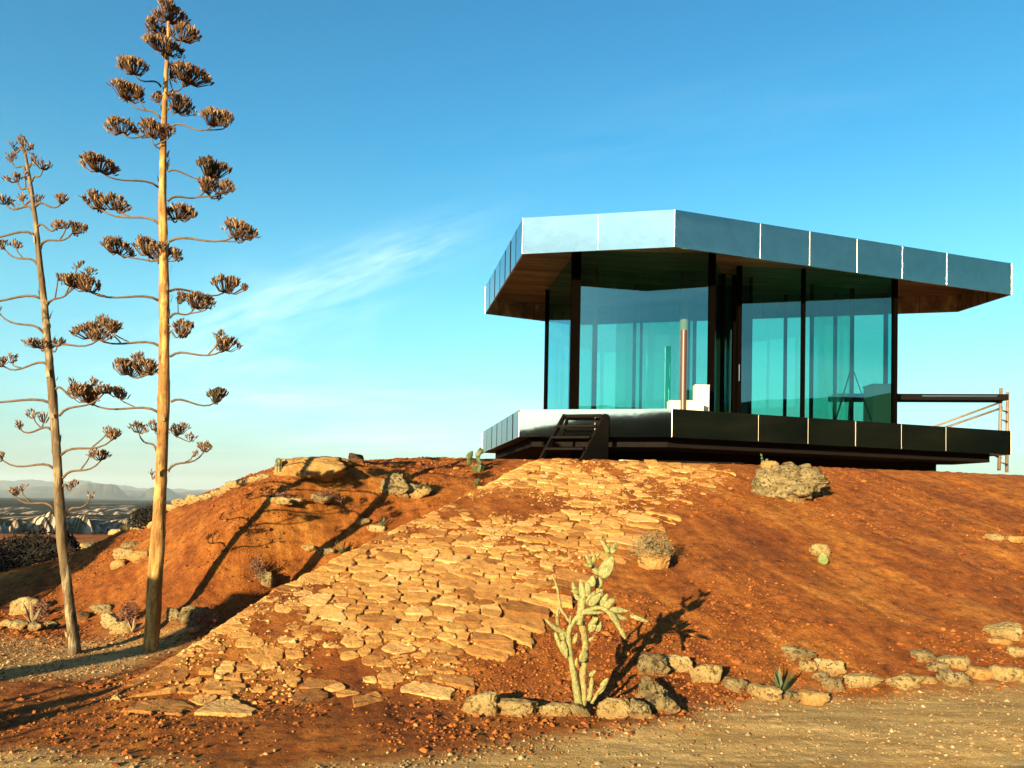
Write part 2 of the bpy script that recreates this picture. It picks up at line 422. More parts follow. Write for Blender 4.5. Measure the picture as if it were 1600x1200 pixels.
def wood_mat():
    m, nt, b = mat('timber_soffit'); L = nt.links
    # boards run along the local X axis
    co = coord(nt, 'Object', None, (0, 0, R(-6)))
    s1 = N(nt, 'ShaderNodeMapping'); s1.inputs['Scale'].default_value = (.5, 5, 1); L.new(co, s1.inputs[0])
    n = noise(nt, 2.2, 8, .7, s1.outputs[0], .5)
    s2 = N(nt, 'ShaderNodeMapping'); s2.inputs['Scale'].default_value = (.12, 3.2, 1); L.new(co, s2.inputs[0])
    n2 = noise(nt, 2.0, 2, .5, s2.outputs[0])
    c = ramp(nt, n.outputs[0], [(.3, (.10, .058, .026)), (.5, (.32, .19, .08)), (.7, (.58, .38, .18))])
    d = ramp(nt, n2.outputs[0], [(.35, (.55, .5, .48)), (.6, (1.1, 1.1, 1.1))])
    c = mixc(nt, 1, c, d, 'MULTIPLY')
    sep = N(nt, 'ShaderNodeSeparateXYZ'); L.new(co, sep.inputs[0])
    mu = N(nt, 'ShaderNodeMath', operation='MULTIPLY'); mu.inputs[1].default_value = 3.4; L.new(sep.outputs[1], mu.inputs[0])
    fr = N(nt, 'ShaderNodeMath', operation='FRACT'); L.new(mu.outputs[0], fr.inputs[0])
    g = ramp(nt, fr.outputs[0], [(0, (.12, .12, .12)), (.05, (1, 1, 1))])
    c = mixc(nt, 1, c, g, 'MULTIPLY')
    L.new(c, b.inputs['Base Color']); b.inputs['Roughness'].default_value = .45
    return m
M_wood = wood_mat()

# ------------------------------------------------------------------ ground sheet
def lines(a, b, st, lo, hi, g):
    c = list(np.arange(a, b, st)); s = st; v = a; L = []
    while v > lo: s *= g; v -= s; L.append(v)
    s = st; v = c[-1]; U = []
    while v < hi: s *= g; v += s; U.append(v)
    return np.array(L[::-1]+c+U)
gx = lines(-6.8, 8.6, .030, -42, 44, 1.035)
gy = lines(4.4, 14.2, .028, -34, 33.5, 1.04)
X, Y = np.meshgrid(gx, gy)
Z = H(X, Y) + detail(X, Y)
edge = np.maximum.reduce([sst(gx[-1]-1.5, gx[-1], X), 1-sst(gx[0], gx[0]+1.5, X), 1-sst(gy[0], gy[0]+1.5, Y)])
rim = sst(gy[-1]-.9, gy[-1], Y)
Z = Z - .4*edge - .9*rim
nx, ny = len(gx), len(gy)
idx = np.arange(nx*ny).reshape(ny, nx)
Fq = np.stack([idx[:-1, :-1], idx[:-1, 1:], idx[1:, 1:], idx[1:, :-1]], -1).reshape(-1, 4)
ground = npmesh('ground', np.stack([X, Y, Z], -1).reshape(-1, 3), Fq, M_soil)
at = ground.data.attributes.new('soil', 'FLOAT', 'POINT'); at.data.foreach_set('value', soilmask(X, Y).ravel().astype(np.float32))
tag(ground, kind='structure')

# ------------------------------------------------------------------ far land: badlands, plain, mountains, hills behind the viewer
def far_height(az, r):
    """az in degrees from +Y towards +X"""
    x = r*np.sin(np.radians(az)); y = r*np.cos(np.radians(az))
    fr = np.where(np.abs(((az+180) % 360)-180) < 75, 1.0, 0.0)
    fr = 1-sst(60, 80, np.abs(((az+180) % 360)-180))
    # ahead: rim, valley, badland ridges, plain
    v = -.25 - 42*sst(42, 190, r)
    w = r + 60*fbm(az*.16, r*.0+2, 5, 3)
    gul = np.abs(fbm(az*1.15 + r*.010, r*.0035, 41, 4))
    gul2 = np.abs(fbm(az*3.1 + r*.02, r*.006, 47, 3))
    rise = sst(330, 640, w)
    top1 = -13 + 3*fbm(az*.3, r*.002, 8, 3)
    v = v*(1-rise) + top1*rise + (gul*30+gul2*9-6)*np.sin(np.pi*np.clip(rise, 0, 1))**.7*sst(200, 420, r)
    dip = sst(760, 900, w)*(1-sst(1200, 1500, w))
    v = v - 14*dip + 11*np.abs(fbm(az*.9+r*.002, r*.002, 61, 4))*dip
    v = v + 9*np.abs(fbm(x*.0016, y*.0016, 51, 4))*sst(1300, 2200, r) - 2*sst(1500, 4000, r)
    # mountains
    def rng(r0, w0, base, amp, sd, fq):
        p = base + amp*fbm(az*fq+sd, az*0+.5, sd, 5)
        return np.maximum(p, 0)*np.exp(-((r-r0)/w0)**2)*(1+.16*fbm(az*1.2, r/900, sd+3, 4))
    mt = rng(9500, 1200, 85, 95, 71, .16)
    mesa = 140*np.exp(-((az+28.2)/1.55)**4)*np.exp(-((r-7600)/700)**2)*(1+.14*fbm(az*2, r/600, 91, 4))
    mesa = mesa + 120*np.exp(-((az+24.6)/1.1)**4)*np.exp(-((r-8000)/600)**2)
    mt2 = rng(13500, 1600, 190, 150, 77, .10)
    v = v + np.maximum(np.maximum(mt, mesa), mt2)
    # behind and beside: slopes of the surrounding hills
    a = az % 360
    el = np.interp(a, [0, 60, 85, 105, 130, 150, 172, 188, 198, 205, 215, 225, 260, 300, 360], [0, 0, 5, 8.2, 8.6, 8.2, 7.9, 7.5, 7.25, 6.2, 4.5, 3.6, 2.5, 0, 0])
    el = el + .7*fbm(a*.12, a*0, 33, 4)*np.clip(el/4, 0, 1)
    hb = -.25 + sst(60, 300, r)*np.tan(np.radians(np.maximum(el, 0)))*300*(1-.4*sst(420, 900, r)) + .8*fbm(x*.03, y*.03, 19, 4)*sst(50, 120, r)
    return v*fr + hb*(1-fr)
az = np.concatenate([np.arange(-180, -60, 2.), np.arange(-60, -40, .5), np.arange(-40, -17, .055), np.arange(-17, 60, .5), np.arange(60, 181, 1.5)])
rr = [26.]
while rr[-1] < 20000: rr.append(rr[-1]*(1.012 if 200 < rr[-1] < 1500 else 1.028)+.0)
rr = np.array(rr)
A, RR = np.meshgrid(az, rr)
Zf = far_height(A, RR)
Zf[0, :] = -1.2
V = np.stack([RR*np.sin(np.radians(A)), RR*np.cos(np.radians(A)), Zf], -1).reshape(-1, 3)
na, nr = len(az), len(rr)
idx = np.arange(na*nr).reshape(nr, na)
Fq = np.stack([idx[:-1, :-1], idx[1:, :-1], idx[1:, 1:], idx[:-1, 1:]], -1).reshape(-1, 4)
def far_mat():
    m, nt, b = mat('badlands_and_hills'); L = nt.links
    P = N(nt, 'ShaderNodeNewGeometry')
    pos = P.outputs['Position']
    ln = N(nt, 'ShaderNodeVectorMath', operation='LENGTH'); L.new(pos, ln.inputs[0])
    at = N(nt, 'ShaderNodeAttribute', attribute_name='chalk').outputs['Fac']
    n1 = noise(nt, .0022, 6, .6, pos); n2 = noise(nt, .05, 8, .7, pos)
    scrub = ramp(nt, n2.outputs[0], [(.35, (.010, .014, .008)), (.55, (.022, .026, .014)), (.75, (.07, .055, .03))])
    chalk = ramp(nt, n2.outputs[0], [(.3, (.26, .18, .13)), (.6, (.62, .48, .38))])
    mpb = N(nt, 'ShaderNodeMapping', vector_type='TEXTURE'); mpb.inputs['Rotation'].default_value = (0, 0, R(12)); L.new(pos, mpb.inputs[0])
    mpc = N(nt, 'ShaderNodeMapping'); mpc.inputs['Scale'].default_value = (.11, .010, .01); L.new(mpb.outputs[0], mpc.inputs[0])
    nst = noise(nt, 1.0, 5, .6, mpc.outputs[0], .6)
    stp = ramp(nt, nst.outputs[0], [(.50, (0, 0, 0)), (.56, (1, 1, 1))])
    mm = N(nt, 'ShaderNodeMath', operation='MULTIPLY'); L.new(at, mm.inputs[0]); L.new(stp, mm.inputs[1])
    c = mixc(nt, mm.outputs[0], scrub, chalk)
    near = N(nt, 'ShaderNodeMapRange'); near.inputs['From Min'].default_value = 36; near.inputs['From Max'].default_value = 60
    L.new(ln.outputs['Value'], near.inputs['Value'])
    c = mixc(nt, near.outputs[0], (.36, .11, .022), c)
    far = N(nt, 'ShaderNodeMapRange'); far.inputs['From Min'].default_value = 5200; far.inputs['From Max'].default_value = 6800
    L.new(ln.outputs['Value'], far.inputs['Value'])
    rock = ramp(nt, n1.outputs[0], [(.3, (.05, .05, .04)), (.6, (.10, .09, .07)), (.8, (.17, .15, .12))])
    c = mixc(nt, far.outputs[0], c, rock)
    L.new(c, b.inputs['Base Color']); b.inputs['Roughness'].default_value = 1; b.inputs['Specular IOR Level'].default_value = .0
    return m
terrain = npmesh('hills', V, Fq, far_mat())
tag(terrain, kind='structure')
gul = np.abs(fbm(A*1.15 + RR*.010, RR*.0035, 41, 4)); gul2 = np.abs(fbm(A*3.1+RR*.02, RR*.006, 47, 3))
ww = RR + 60*fbm(A*.16, RR*.0+2, 5, 3)
ch = sst(-.35, .0, fbm(A*.9+RR*.012, RR*.004, 43, 4))*sst(300, 380, ww)*(1-sst(640, 760, ww))
st = sst(.30, .42, fbm(A*.22, RR*.0024, 81, 4))*sst(760, 900, ww)*(1-sst(4200, 6500, ww))
az0 = np.abs(((A+180) % 360)-180) < 75
ch = np.clip(ch+st, 0, 1)*az0
at = terrain.data.attributes.new('chalk', 'FLOAT', 'POINT'); at.data.foreach_set('value', ch.ravel().astype(np.float32))

# ------------------------------------------------------------------ stone path
rng = random.Random(11)
def clip(poly, a, b, c):           # keep a*x+b*y<=c
    out = []
    for i in range(len(poly)):
        p, q = poly[i], poly[(i+1) % len(poly)]
        dp = a*p[0]+b*p[1]-c; dq = a*q[0]+b*q[1]-c
        if dp <= 0: out.append(p)
        if (dp < 0 < dq) or (dq < 0 < dp):
            t = dp/(dp-dq); out.append((p[0]+(q[0]-p[0])*t, p[1]+(q[1]-p[1])*t))
    return out
def in_ramp(x, y):
    return max(float(np.interp(y, RLY, RLX))+.20, -2.80-.25*math.sin(y*5) if y < 6.9 else -9) < x < float(np.interp(y, RRY, RRX))-.02 and 5.95+.12*math.sin(x*3) < y < 13.35
seeds = []
tries = 0
while tries < 40000:
    tries += 1
    y = rng.uniform(5.9, 13.4); x = rng.uniform(-3.4, 3.7)
    if not in_ramp(x, y): continue
    dmin = rng.choice([.07, .09, .12, .15, .18, .23])
    if all(((x-s[0])*.66)**2+(y-s[1])**2 > ((dmin+s[2])/2)**2*.85 for s in seeds): seeds.append((x, y, dmin))
pav = MB()
for i, (x, y, dm) in enumerate(seeds):
    poly = [(-.5, -.5), (.5, -.5), (.5, .5), (-.5, .5)]
    for j, s in enumerate(seeds):
        if j == i: continue
        dx, dy = s[0]-x, s[1]-y; d2 = dx*dx+dy*dy
        if d2 > .55: continue
        # stretched cells: stones lie wider across the slope than along it
        g = .66*.66; dd_ = g*dx*dx+dy*dy
        poly = clip(poly, g*dx, dy, dd_/2*(dm*2/(dm+s[2]))**.9)
        if len(poly) < 3: break
    if len(poly) < 3: continue
    lim = .34
    poly = [(max(-lim, min(lim, p[0])), max(-lim, min(lim, p[1]))) for p in poly]
    nearfoot = max(0, (7.4-y)/1.4)
    ex = min(x-float(np.interp(y, RLY, RLX)), float(np.interp(y, RRY, RRX))-x)
    if rng.random() < .025 + .35*nearfoot*nearfoot + (.15 if ex < .2 else 0): continue
    sh = rng.uniform(.88, .99) - .10*min(1, nearfoot)
    # resample outline with roughness
    pts = []
    n = len(poly)
    for k in range(n):
        p, q = poly[k], poly[(k+1) % n]; L_ = math.hypot(q[0]-p[0], q[1]-p[1]); m_ = max(1, int(L_/.028))
        for t in range(m_):
            u = (t+.0)/m_; pts.append((p[0]+(q[0]-p[0])*u, p[1]+(q[1]-p[1])*u))
    # corner smoothing
    for _ in range(1):
        pts = [((pts[k-1][0]+2*pts[k][0]+pts[(k+1) % len(pts)][0])/4, (pts[k-1][1]+2*pts[k][1]+pts[(k+1) % len(pts)][1])/4) for k in range(len(pts))]
    cx = sum(p[0] for p in pts)/len(pts); cy = sum(p[1] for p in pts)/len(pts)
    pts = [(cx+(p[0]-cx)*sh*(1+.11*float(vn(p[0]*16+i*3.1, p[1]*16, 71))+rng.uniform(-.02, .02)), cy+(p[1]-cy)*sh*(1+.11*float(vn(p[0]*16+i*3.1, p[1]*16, 72))+rng.uniform(-.02, .02))) for p in pts]
    n = len(pts)
    if n < 5: continue
    th = rng.uniform(-.002, .021); tx, ty = rng.gauss(0, .04), rng.gauss(0, .05)
    lv = [(1.03, -.05), (1.0, th*.75), (.975, th), (.78, th), (.42, th), (0, th)]
    qx = np.array([[cx+(p[0]-cx)*sc_ for p in pts] for sc_, _ in lv]); qy = np.array([[cy+(p[1]-cy)*sc_ for p in pts] for sc_, _ in lv])
    hh = H(x+qx*.9, y+qy*.9)
    hm = float(hh[4].mean())
    vs = []
    for lvl in range(5):
        for k in range(n):
            q0, q1 = qx[lvl, k], qy[lvl, k]
            nzv = .006*float(vn((x+q0)*20, (y+q1)*20, 73))+rng.uniform(-1, 1)*.002
            vs.append((x+q0, y+q1, hh[lvl, k]+lv[lvl][1]+tx*q0+ty*q1+nzv+.010))
    vs.append((x+cx, y+cy, hm+th+tx*cx+ty*cy+.010))
    fs = []
    for l in range(4):
        for k in range(n): fs.append((l*n+k, l*n+(k+1) % n, (l+1)*n+(k+1) % n, (l+1)*n+k))
    for k in range(n): fs.append((4*n+k, 4*n+(k+1) % n, 5*n))
    pav.add(vs, fs, min(1, max(0, rng.gauss(.55, .30))))
path = pav.build('path', M_pave, attr='tint'); tag(path, kind='structure')

# ------------------------------------------------------------------ clods and gravel
bm = bmesh.new(); bmesh.ops.create_icosphere(bm, subdivisions=2, radius=1); bm.verts.ensure_lookup_table()
ICO2 = np.array([v.co[:] for v in bm.verts]); ICF2 = [[v.index for v in f.verts] for f in bm.faces]; bm.free()
def scatter(name, n, region, dens, size, matl, seed, fine=False):
    rs = np.random.RandomState(seed)
    x = rs.uniform(region[0], region[1], n*6); y = rs.uniform(region[2], region[3], n*6)
    keep = rs.rand(n*6) < dens(x, y)*np.clip(7/np.maximum(y, 3), 0, 1.3)
    x, y = x[keep][:n], y[keep][:n]; k = len(x)
    s = size*np.exp(rs.normal(0, .5, k))
    s = np.minimum(s, size*3.2)
    z = H(x, y)+detail(x, y)
    base = np.array([(1, 0, 0), (0, 1, 0), (-1, 0, 0), (0, -1, 0), (0, 0, .8), (0, 0, -.8), (.6, .6, .5), (-.6, .5, .45)])
    base = np.array([(1, 0, 0), (.3, .95, 0), (-.8, .6, 0), (-.8, -.6, 0), (.3, -.95, 0), (.25, .2, .75), (-.3, -.2, .7), (0, 0, -.7)])
    if fine: base = ICO2*np.array([1, .85, .62])
    fb = [(0, 1, 5), (1, 2, 5), (2, 6, 5), (2, 3, 6), (3, 4, 6), (4, 0, 5), (4, 5, 6), (1, 0, 7), (2, 1, 7), (3, 2, 7), (4, 3, 7), (0, 4, 7)]
    if fine: fb = ICF2
    nb, nf = len(base), len(fb)
    jit = 1+rs.uniform(-.3, .3, (k, nb, 3))*(.6 if fine else 1)
    v = base[None]*jit*s[:, None, None]
    t = rs.uniform(0, 6.28, k); c_, s_ = np.cos(t)[:, None], np.sin(t)[:, None]
    vx = v[..., 0]*c_-v[..., 1]*s_*.8; vy = v[..., 0]*s_+v[..., 1]*c_*.8
    V = np.stack([vx+x[:, None], vy+y[:, None], v[..., 2]*.8+z[:, None]+s[:, None]*.15], -1).reshape(-1, 3)
    Fx = (np.array(fb)[None]+np.arange(k)[:, None, None]*nb).reshape(-1, 3)
    o = npmesh(name, V, Fx, matl, smooth=False)
    ti = rs.beta(2, 2.6, k)
    o.data.attributes.new('tint', 'FLOAT', 'FACE').data.foreach_set('value', np.repeat(ti, nf).astype(np.float32))
    return tag(o, kind='stuff')
def d_clod(x, y):
    s = soilmask(x, y)*(.35+.65*sst(5.8, 6.5, y)); n = fbm(x*.8, y*.8, 17, 3); h = H(x, y)
    onr = ((x > rampx(y)) & (x < np.interp(y, RRY, RRX)) & (y > 6.0)).astype(float)
    return s*(.05+.95*sst(-.05, .45, n+.35*(1-sst(.0, .5, h))*(y < 9)))*(1-.85*onr)*(1-.5*sst(1.0, 3.0, x))
def d_grav(x, y):
    s = soilmask(x, y); n = fbm(x*.7, y*1.6, 23, 3)
    band = np.exp(-((s-.35)/.3)**2)
    return np.clip((1-s)*sst(-.05, .45, n)*.16+band*.9+.9*(x < -3)*(y > 6.6)*(1-s), 0, 1)*(y < 10)
tag(scatter('soil_clods', 34000, (-8, 9.5, 4.6, 14.4), d_clod, .0095, M_clod, 5), 'loose crumbly red soil clods scattered over the mound slope', 'soil clods')
tag(scatter('soil_clods', 900, (-8, 9.5, 4.6, 14.0), d_clod, .020, M_clod, 8, True), 'larger reddish stones and lumps loose on the mound slope', 'stones')
def d_chip(x, y): return ((x > rampx(y)+.1) & (x < np.interp(y, RRY, RRX)+.1) & (y > 5.9)).astype(float)*sst(-.4, .3, fbm(x*1.5, y*1.5, 27, 3))
tag(scatter('stone_chips', 5200, (-3.3, 3.8, 5.8, 13.4), d_chip, .012, pebble_mat('sandstone_chips', [(0, (.24, .10, .03)), (.5, (.48, .27, .085)), (1, (.66, .47, .22))]), 15), 'broken sandstone chips between the stones of the path', 'stone chips')
tag(scatter('gravel', 20000, (-9, 8, 3.4, 9.5), d_grav, .0075, M_grav, 6), 'pale gravel along the dirt road at the foot of the mound', 'gravel')

# ------------------------------------------------------------------ rocks
bm = bmesh.new(); bmesh.ops.create_icosphere(bm, subdivisions=5, radius=1); bm.verts.ensure_lookup_table()
ICO = np.array([v.co[:] for v in bm.verts]); ICF = np.array([[v.index for v in f.verts] for f in bm.faces]); bm.free()
bm = bmesh.new(); bmesh.ops.create_icosphere(bm, subdivisions=4, radius=1); bm.verts.ensure_lookup_table()
ICO4 = np.array([v.co[:] for v in bm.verts]); ICF4 = np.array([[v.index for v in f.verts] for f in bm.faces]); bm.free()
def rock(px, pb, w, h, label, kind='lime', seed=None, cat='rock', group=None, name=None, depth=None, tilt=0, strat=0, parent=None):
    """px, pb: picture position of the foot; w, h picture size (only used to size it at its own distance)"""
    seed = seed if seed is not None else int(px*7+pb)
    p = onT(px, min(pb, 1195)) if depth is None else atY(px, pb, depth)
    k = p.y/F
    W, Hh = w*k*(1.18 if group == EDGE else 1.13), h*k*(.92 if group == EDGE else 1.06)
    D = W*random.Random(seed).uniform(.6, .85)
    big = w > 44
    P = (ICO if big else ICO4).copy(); Fx = ICF if big else ICF4
    s = seed % 997
    # chipped block: the sphere cut back by random planes
    rs = np.random.RandomState(seed+5)
    dirs = rs.normal(size=(13, 3)); dirs /= np.linalg.norm(dirs, axis=1, keepdims=True)
    dirs = np.vstack([dirs, [(1, .1, .1), (-1, .1, 0), (0, -1, .25), (0, 1, .2), (.1, 0, 1)]])
    offs = np.concatenate([rs.uniform(.55, .95, 13), rs.uniform(.62, .85, 5)])
    pr = (P@dirs.T)/offs
    rad_ = 1/np.maximum((np.maximum(pr, 0)**14).sum(1)**(1/14), .9)
    q = P*rad_[:, None]
    a = P*1.1+s*1.7
    d = .16*fbm(a[:, 0], a[:, 1], s, 3, a[:, 2])
    b_ = P*2.6+s
    rid = np.abs(fbm(b_[:, 0], b_[:, 1], s+5, 4, b_[:, 2]))
    d = d - (.44 if kind == 'pit' else .40 if kind == 'grey' else .24)*(.35-rid)*1.2
    c_ = P*8+s
    d = d + (.09 if kind == 'pit' else .05)*fbm(c_[:, 0], c_[:, 1], s+9, 3, c_[:, 2])
    q = q*(1+d)[:, None]
    if strat:
        q[:, 1:] *= (1+.16*np.sin((P[:, 2]*.9+P[:, 0]*.8)*9+fbm(a[:, 0], a[:, 1], s, 2, a[:, 2])*3))[:, None]
    mx = np.abs(q[:, [0, 2]]).max(0)
    q = q*np.array([W/2/mx[0], D/2/mx[0], Hh*.60/mx[1]])
    if tilt:
        ct, stt = math.cos(tilt), math.sin(tilt); q = np.stack([q[:, 0]*ct-q[:, 2]*stt, q[:, 1], q[:, 0]*stt+q[:, 2]*ct], -1)
    q[:, 2] += Hh*.30
    q[:, 1] += D*.25
    mt = {'lime': M_lime, 'pit': M_grey, 'grey': M_grey, 'slab': M_slab, 'dark': M_dark}[kind]
    o = npmesh(name or 'rock', q, Fx, mt, smooth=True)
    o.location = p
    return tag(o, label, cat, group)

EDGE = 'edging stones at the foot of the mound'
rocks = [
 (755, 1117, 56, 40, 'large pale stone at the far left of the edging row, left of the tall cactus', 'lime', EDGE),
 (811, 1118, 58, 34, 'pale rounded stone second from the left in the edging row', 'lime', EDGE),
 (866, 1120, 48, 24, 'small low pale stone just left of the foot of the tall cactus', 'lime', EDGE),
 (905, 1120, 34, 24, 'small crumbled pale stone under the stem of the tall cactus', 'grey', EDGE),
 (962, 1122, 50, 42, 'pale pitted stone just right of the foot of the tall cactus', 'lime', EDGE),
 (1001, 1124, 36, 34, 'dark streaked stone between the pitted stone and the layered stones', 'grey', EDGE),
 (1022, 1058, 44, 42, 'blocky grey-white stone at the top of the curved pocket right of the tall cactus', 'grey', EDGE),
 (1062, 1050, 50, 30, 'smooth cream stone at the upper end of the descending row', 'lime', EDGE),
 (1107, 1069, 46, 32, 'cream stone second in the row going down right from the pocket', 'lime', EDGE),
 (1153, 1081, 44, 24, 'low mottled stone third in the row going down right from the pocket', 'grey', EDGE),
 (1198, 1094, 46, 28, 'pale pointed stone just left of the small dark agave', 'lime', EDGE),
 (1242, 1096, 26, 22, 'small grey stone just right of the small dark agave', 'grey', EDGE),
 (1278, 1101, 44, 26, 'yellowish broken stone right of the small dark agave', 'slab', EDGE),
 (1250, 1033, 48, 22, 'flat grey stone uphill of the small dark agave', 'grey', EDGE),
 (1264, 1050, 28, 24, 'small cream stone under the flat grey stone', 'lime', EDGE),
 (1299, 1053, 40, 34, 'upright cream block in the middle of the right slope foot', 'lime', EDGE),
 (1285, 1064, 28, 18, 'thin grey stone below the upright cream block', 'grey', EDGE),
 (1306, 1080, 34, 26, 'mottled stone with a deep shadow, lowest below the upright cream block', 'grey', EDGE),
 (1353, 1075, 56, 26, 'long low cream stone left of the squared cream stone', 'lime', EDGE),
 (1412, 1078, 52, 28, 'squared cream stone in the middle of the right row', 'lime', EDGE),
 (1449, 1067, 26, 12, 'small flat chip right of the squared cream stone', 'lime', EDGE),
 (1449, 1036, 36, 22, 'grey stone at the upper left of the slanting streaked stones', 'grey', EDGE),
 (1470, 1050, 36, 20, 'streaked grey stone in the middle of the slanting stones', 'grey', EDGE),
 (1491, 1072, 44, 28, 'streaked grey-white stone at the lower end of the slanting stones', 'grey', EDGE),
 (1497, 1047, 44, 26, 'rounded speckled cream stone above the slanting stones', 'lime', EDGE),
 (1540, 1062, 38, 28, 'dusty rounded stone left of the last large edging stone', 'slab', EDGE),
 (1573, 1066, 44, 30, 'large cream stone near the right end of the lower row', 'lime', EDGE),
 (1601, 1066, 30, 26, 'cream stone cut by the right border in the lower row', 'lime', EDGE),
 (1578, 1002, 50, 28, 'pale lumpy stone at the right border above the lower row', 'lime', EDGE),
 (1566, 1012, 40, 12, 'thin flat slab just under the pale lumpy stone', 'slab', EDGE),
 (1592, 1028, 26, 18, 'small pale stone at the right border between the two rows', 'lime', EDGE),
 (1556, 846, 26, 11, 'small pale stone high on the right slope, left of its neighbour', 'lime', 'pair of stones on the right slope'),
 (1590, 848, 38, 13, 'small cream stone high on the right slope at the border', 'slab', 'pair of stones on the right slope'),
 (1280, 866, 32, 26, 'small white rock alone in the middle of the right slope', 'lime', None),
 (1205, 740, 30, 20, 'small yellowish rock on the left shoulder of the big pitted boulder', 'slab', None),
 (612, 778, 50, 44, 'shaded grey boulder near the crest of the left slope', 'grey', None),
 (430, 786, 50, 13, 'flat pale stone at the left end of the short ledge high on the left slope', 'lime', 'ledge stones on the left slope'),
 (462, 787, 26, 12, 'small pale stone in the middle of the ledge high on the left slope', 'lime', 'ledge stones on the left slope'),
 (495, 783, 48, 14, 'dark flat stone at the right end of the ledge high on the left slope', 'grey', 'ledge stones on the left slope'),
 (652, 780, 42, 22, 'pale stone cradling a small agave near the top of the path', 'lime', None),
 (586, 831, 32, 12, 'flat pale stone beside a dark tuft halfway up the left slope', 'lime', None),
 (568, 823, 24, 12, 'tilted grey stone just above the flat pale stone on the left slope', 'grey', None),
 (481, 861, 22, 14, 'small cream stone in the second stalk shadow on the left slope', 'lime', None),
 (508, 872, 30, 16, 'small speckled stone beside the dark plant on the left slope', 'grey', None),
 (414, 912, 34, 26, 'crumbling grey stone near the left edge of the paved path', 'grey', None),
 (268, 972, 22, 24, 'small grey stone right behind the foot of the taller stalk', 'grey', None),
 (298, 975, 46, 30, 'slanted grey-white stone by the dry red bush', 'grey', None),
 (37, 962, 40, 30, 'leaning pale stone beside the dead agave at the left border', 'lime', 'stones at the foot of the left slope'),
 (10, 982, 30, 15, 'pale stone at the far left border of the foot row', 'lime', 'stones at the foot of the left slope'),
 (29, 985, 22, 14, 'small pale stone second from the left border in the foot row', 'lime', 'stones at the foot of the left slope'),
 (54, 988, 26, 16, 'rounded grey stone below the dead agave', 'grey', 'stones at the foot of the left slope'),
 (78, 982, 22, 14, 'small grey stone just left of the shorter stalk', 'grey', 'stones at the foot of the left slope'),
 (130, 968, 24, 15, 'dark grey stone just right of the shorter stalk', 'dark', 'stones at the foot of the left slope'),
 (158, 960, 36, 17, 'mottled flat stone topmost between the two stalks', 'grey', 'stones at the foot of the left slope'),
 (169, 982, 28, 24, 'cream stone between the two stalks, left of the round one', 'lime', 'stones at the foot of the left slope'),
 (187, 990, 32, 22, 'round speckled stone between the two stalks, left of the taller stalk', 'lime', 'stones at the foot of the left slope'),
 (182, 890, 24, 20, 'pointed cream rock low in the pale outcrop left of the taller stalk', 'slab', 'pale outcrop on the left slope'),
 (195, 874, 34, 22, 'broad cream rock in the pale outcrop left of the taller stalk', 'lime', 'pale outcrop on the left slope'),
 (218, 880, 30, 22, 'cream rock touching the taller stalk in the pale outcrop', 'slab', 'pale outcrop on the left slope'),
 (205, 858, 34, 14, 'grey-topped rock highest in the pale outcrop', 'grey', 'pale outcrop on the left slope'),
 (130, 858, 28, 12, 'grey rock in shade behind the shorter stalk', 'grey', None),
 (179, 834, 18, 10, 'small pale rock left of the short column cactus', 'lime', 'pale rocks along the left ridge'),
 (195, 833, 18, 12, 'rounded pale rock at the foot of the short column cactus', 'lime', 'pale rocks along the left ridge'),
 (222, 829, 22, 13, 'pale rock just right of the short column cactus', 'lime', 'pale rocks along the left ridge'),
 (237, 826, 16, 12, 'pale rock just left of the taller stalk on the ridge', 'lime', 'pale rocks along the left ridge'),
]
ridge = [(266, 801, 24, 13), (284, 795, 28, 14), (303, 789, 26, 14), (321, 784, 26, 13), (338, 779, 24, 15), (352, 771, 24, 12), (366, 764, 26, 13), (381, 757, 24, 11), (396, 751, 24, 9), (412, 745, 20, 9)]
ordn = ['lowest', 'second', 'third', 'fourth', 'fifth', 'sixth', 'seventh', 'eighth', 'ninth', 'topmost']
for r_, o_ in zip(ridge, ordn):
    rocks.append((*r_, 'pale crest rock, %s counting up the ridge from the taller stalk to the slab' % o_, 'lime', 'pale rocks climbing the ridge of the left slope'))
for q in rocks:
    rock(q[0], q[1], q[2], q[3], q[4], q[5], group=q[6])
rock(1243, 783, 128, 84, 'big deeply pitted boulder on the crest in front of the glass house', 'pit', seed=415, cat='boulder', name='boulder')
rock(480, 739, 112, 40, 'long ochre rock slab lying on the crest of the left slope', 'slab', seed=77, cat='boulder', name='boulder')
rock(522, 728, 52, 18, 'crumbly rock sloping off the right end of the ochre slab', 'slab', seed=70, cat='rock')
rock(553, 722, 28, 18, 'black shaded rock at the right end of the ochre slab', 'dark', seed=79, cat='rock')
rock(1023, 1098, 46, 40, 'tall layered grey stone in the middle of the curved pocket', 'grey', seed=90, strat=1, tilt=-.5, group=EDGE)
rock(1036, 1116, 44, 40, 'layered dark-striped stone at the lower end of the curved pocket', 'grey', seed=93, strat=1, tilt=-.6, group=EDGE)

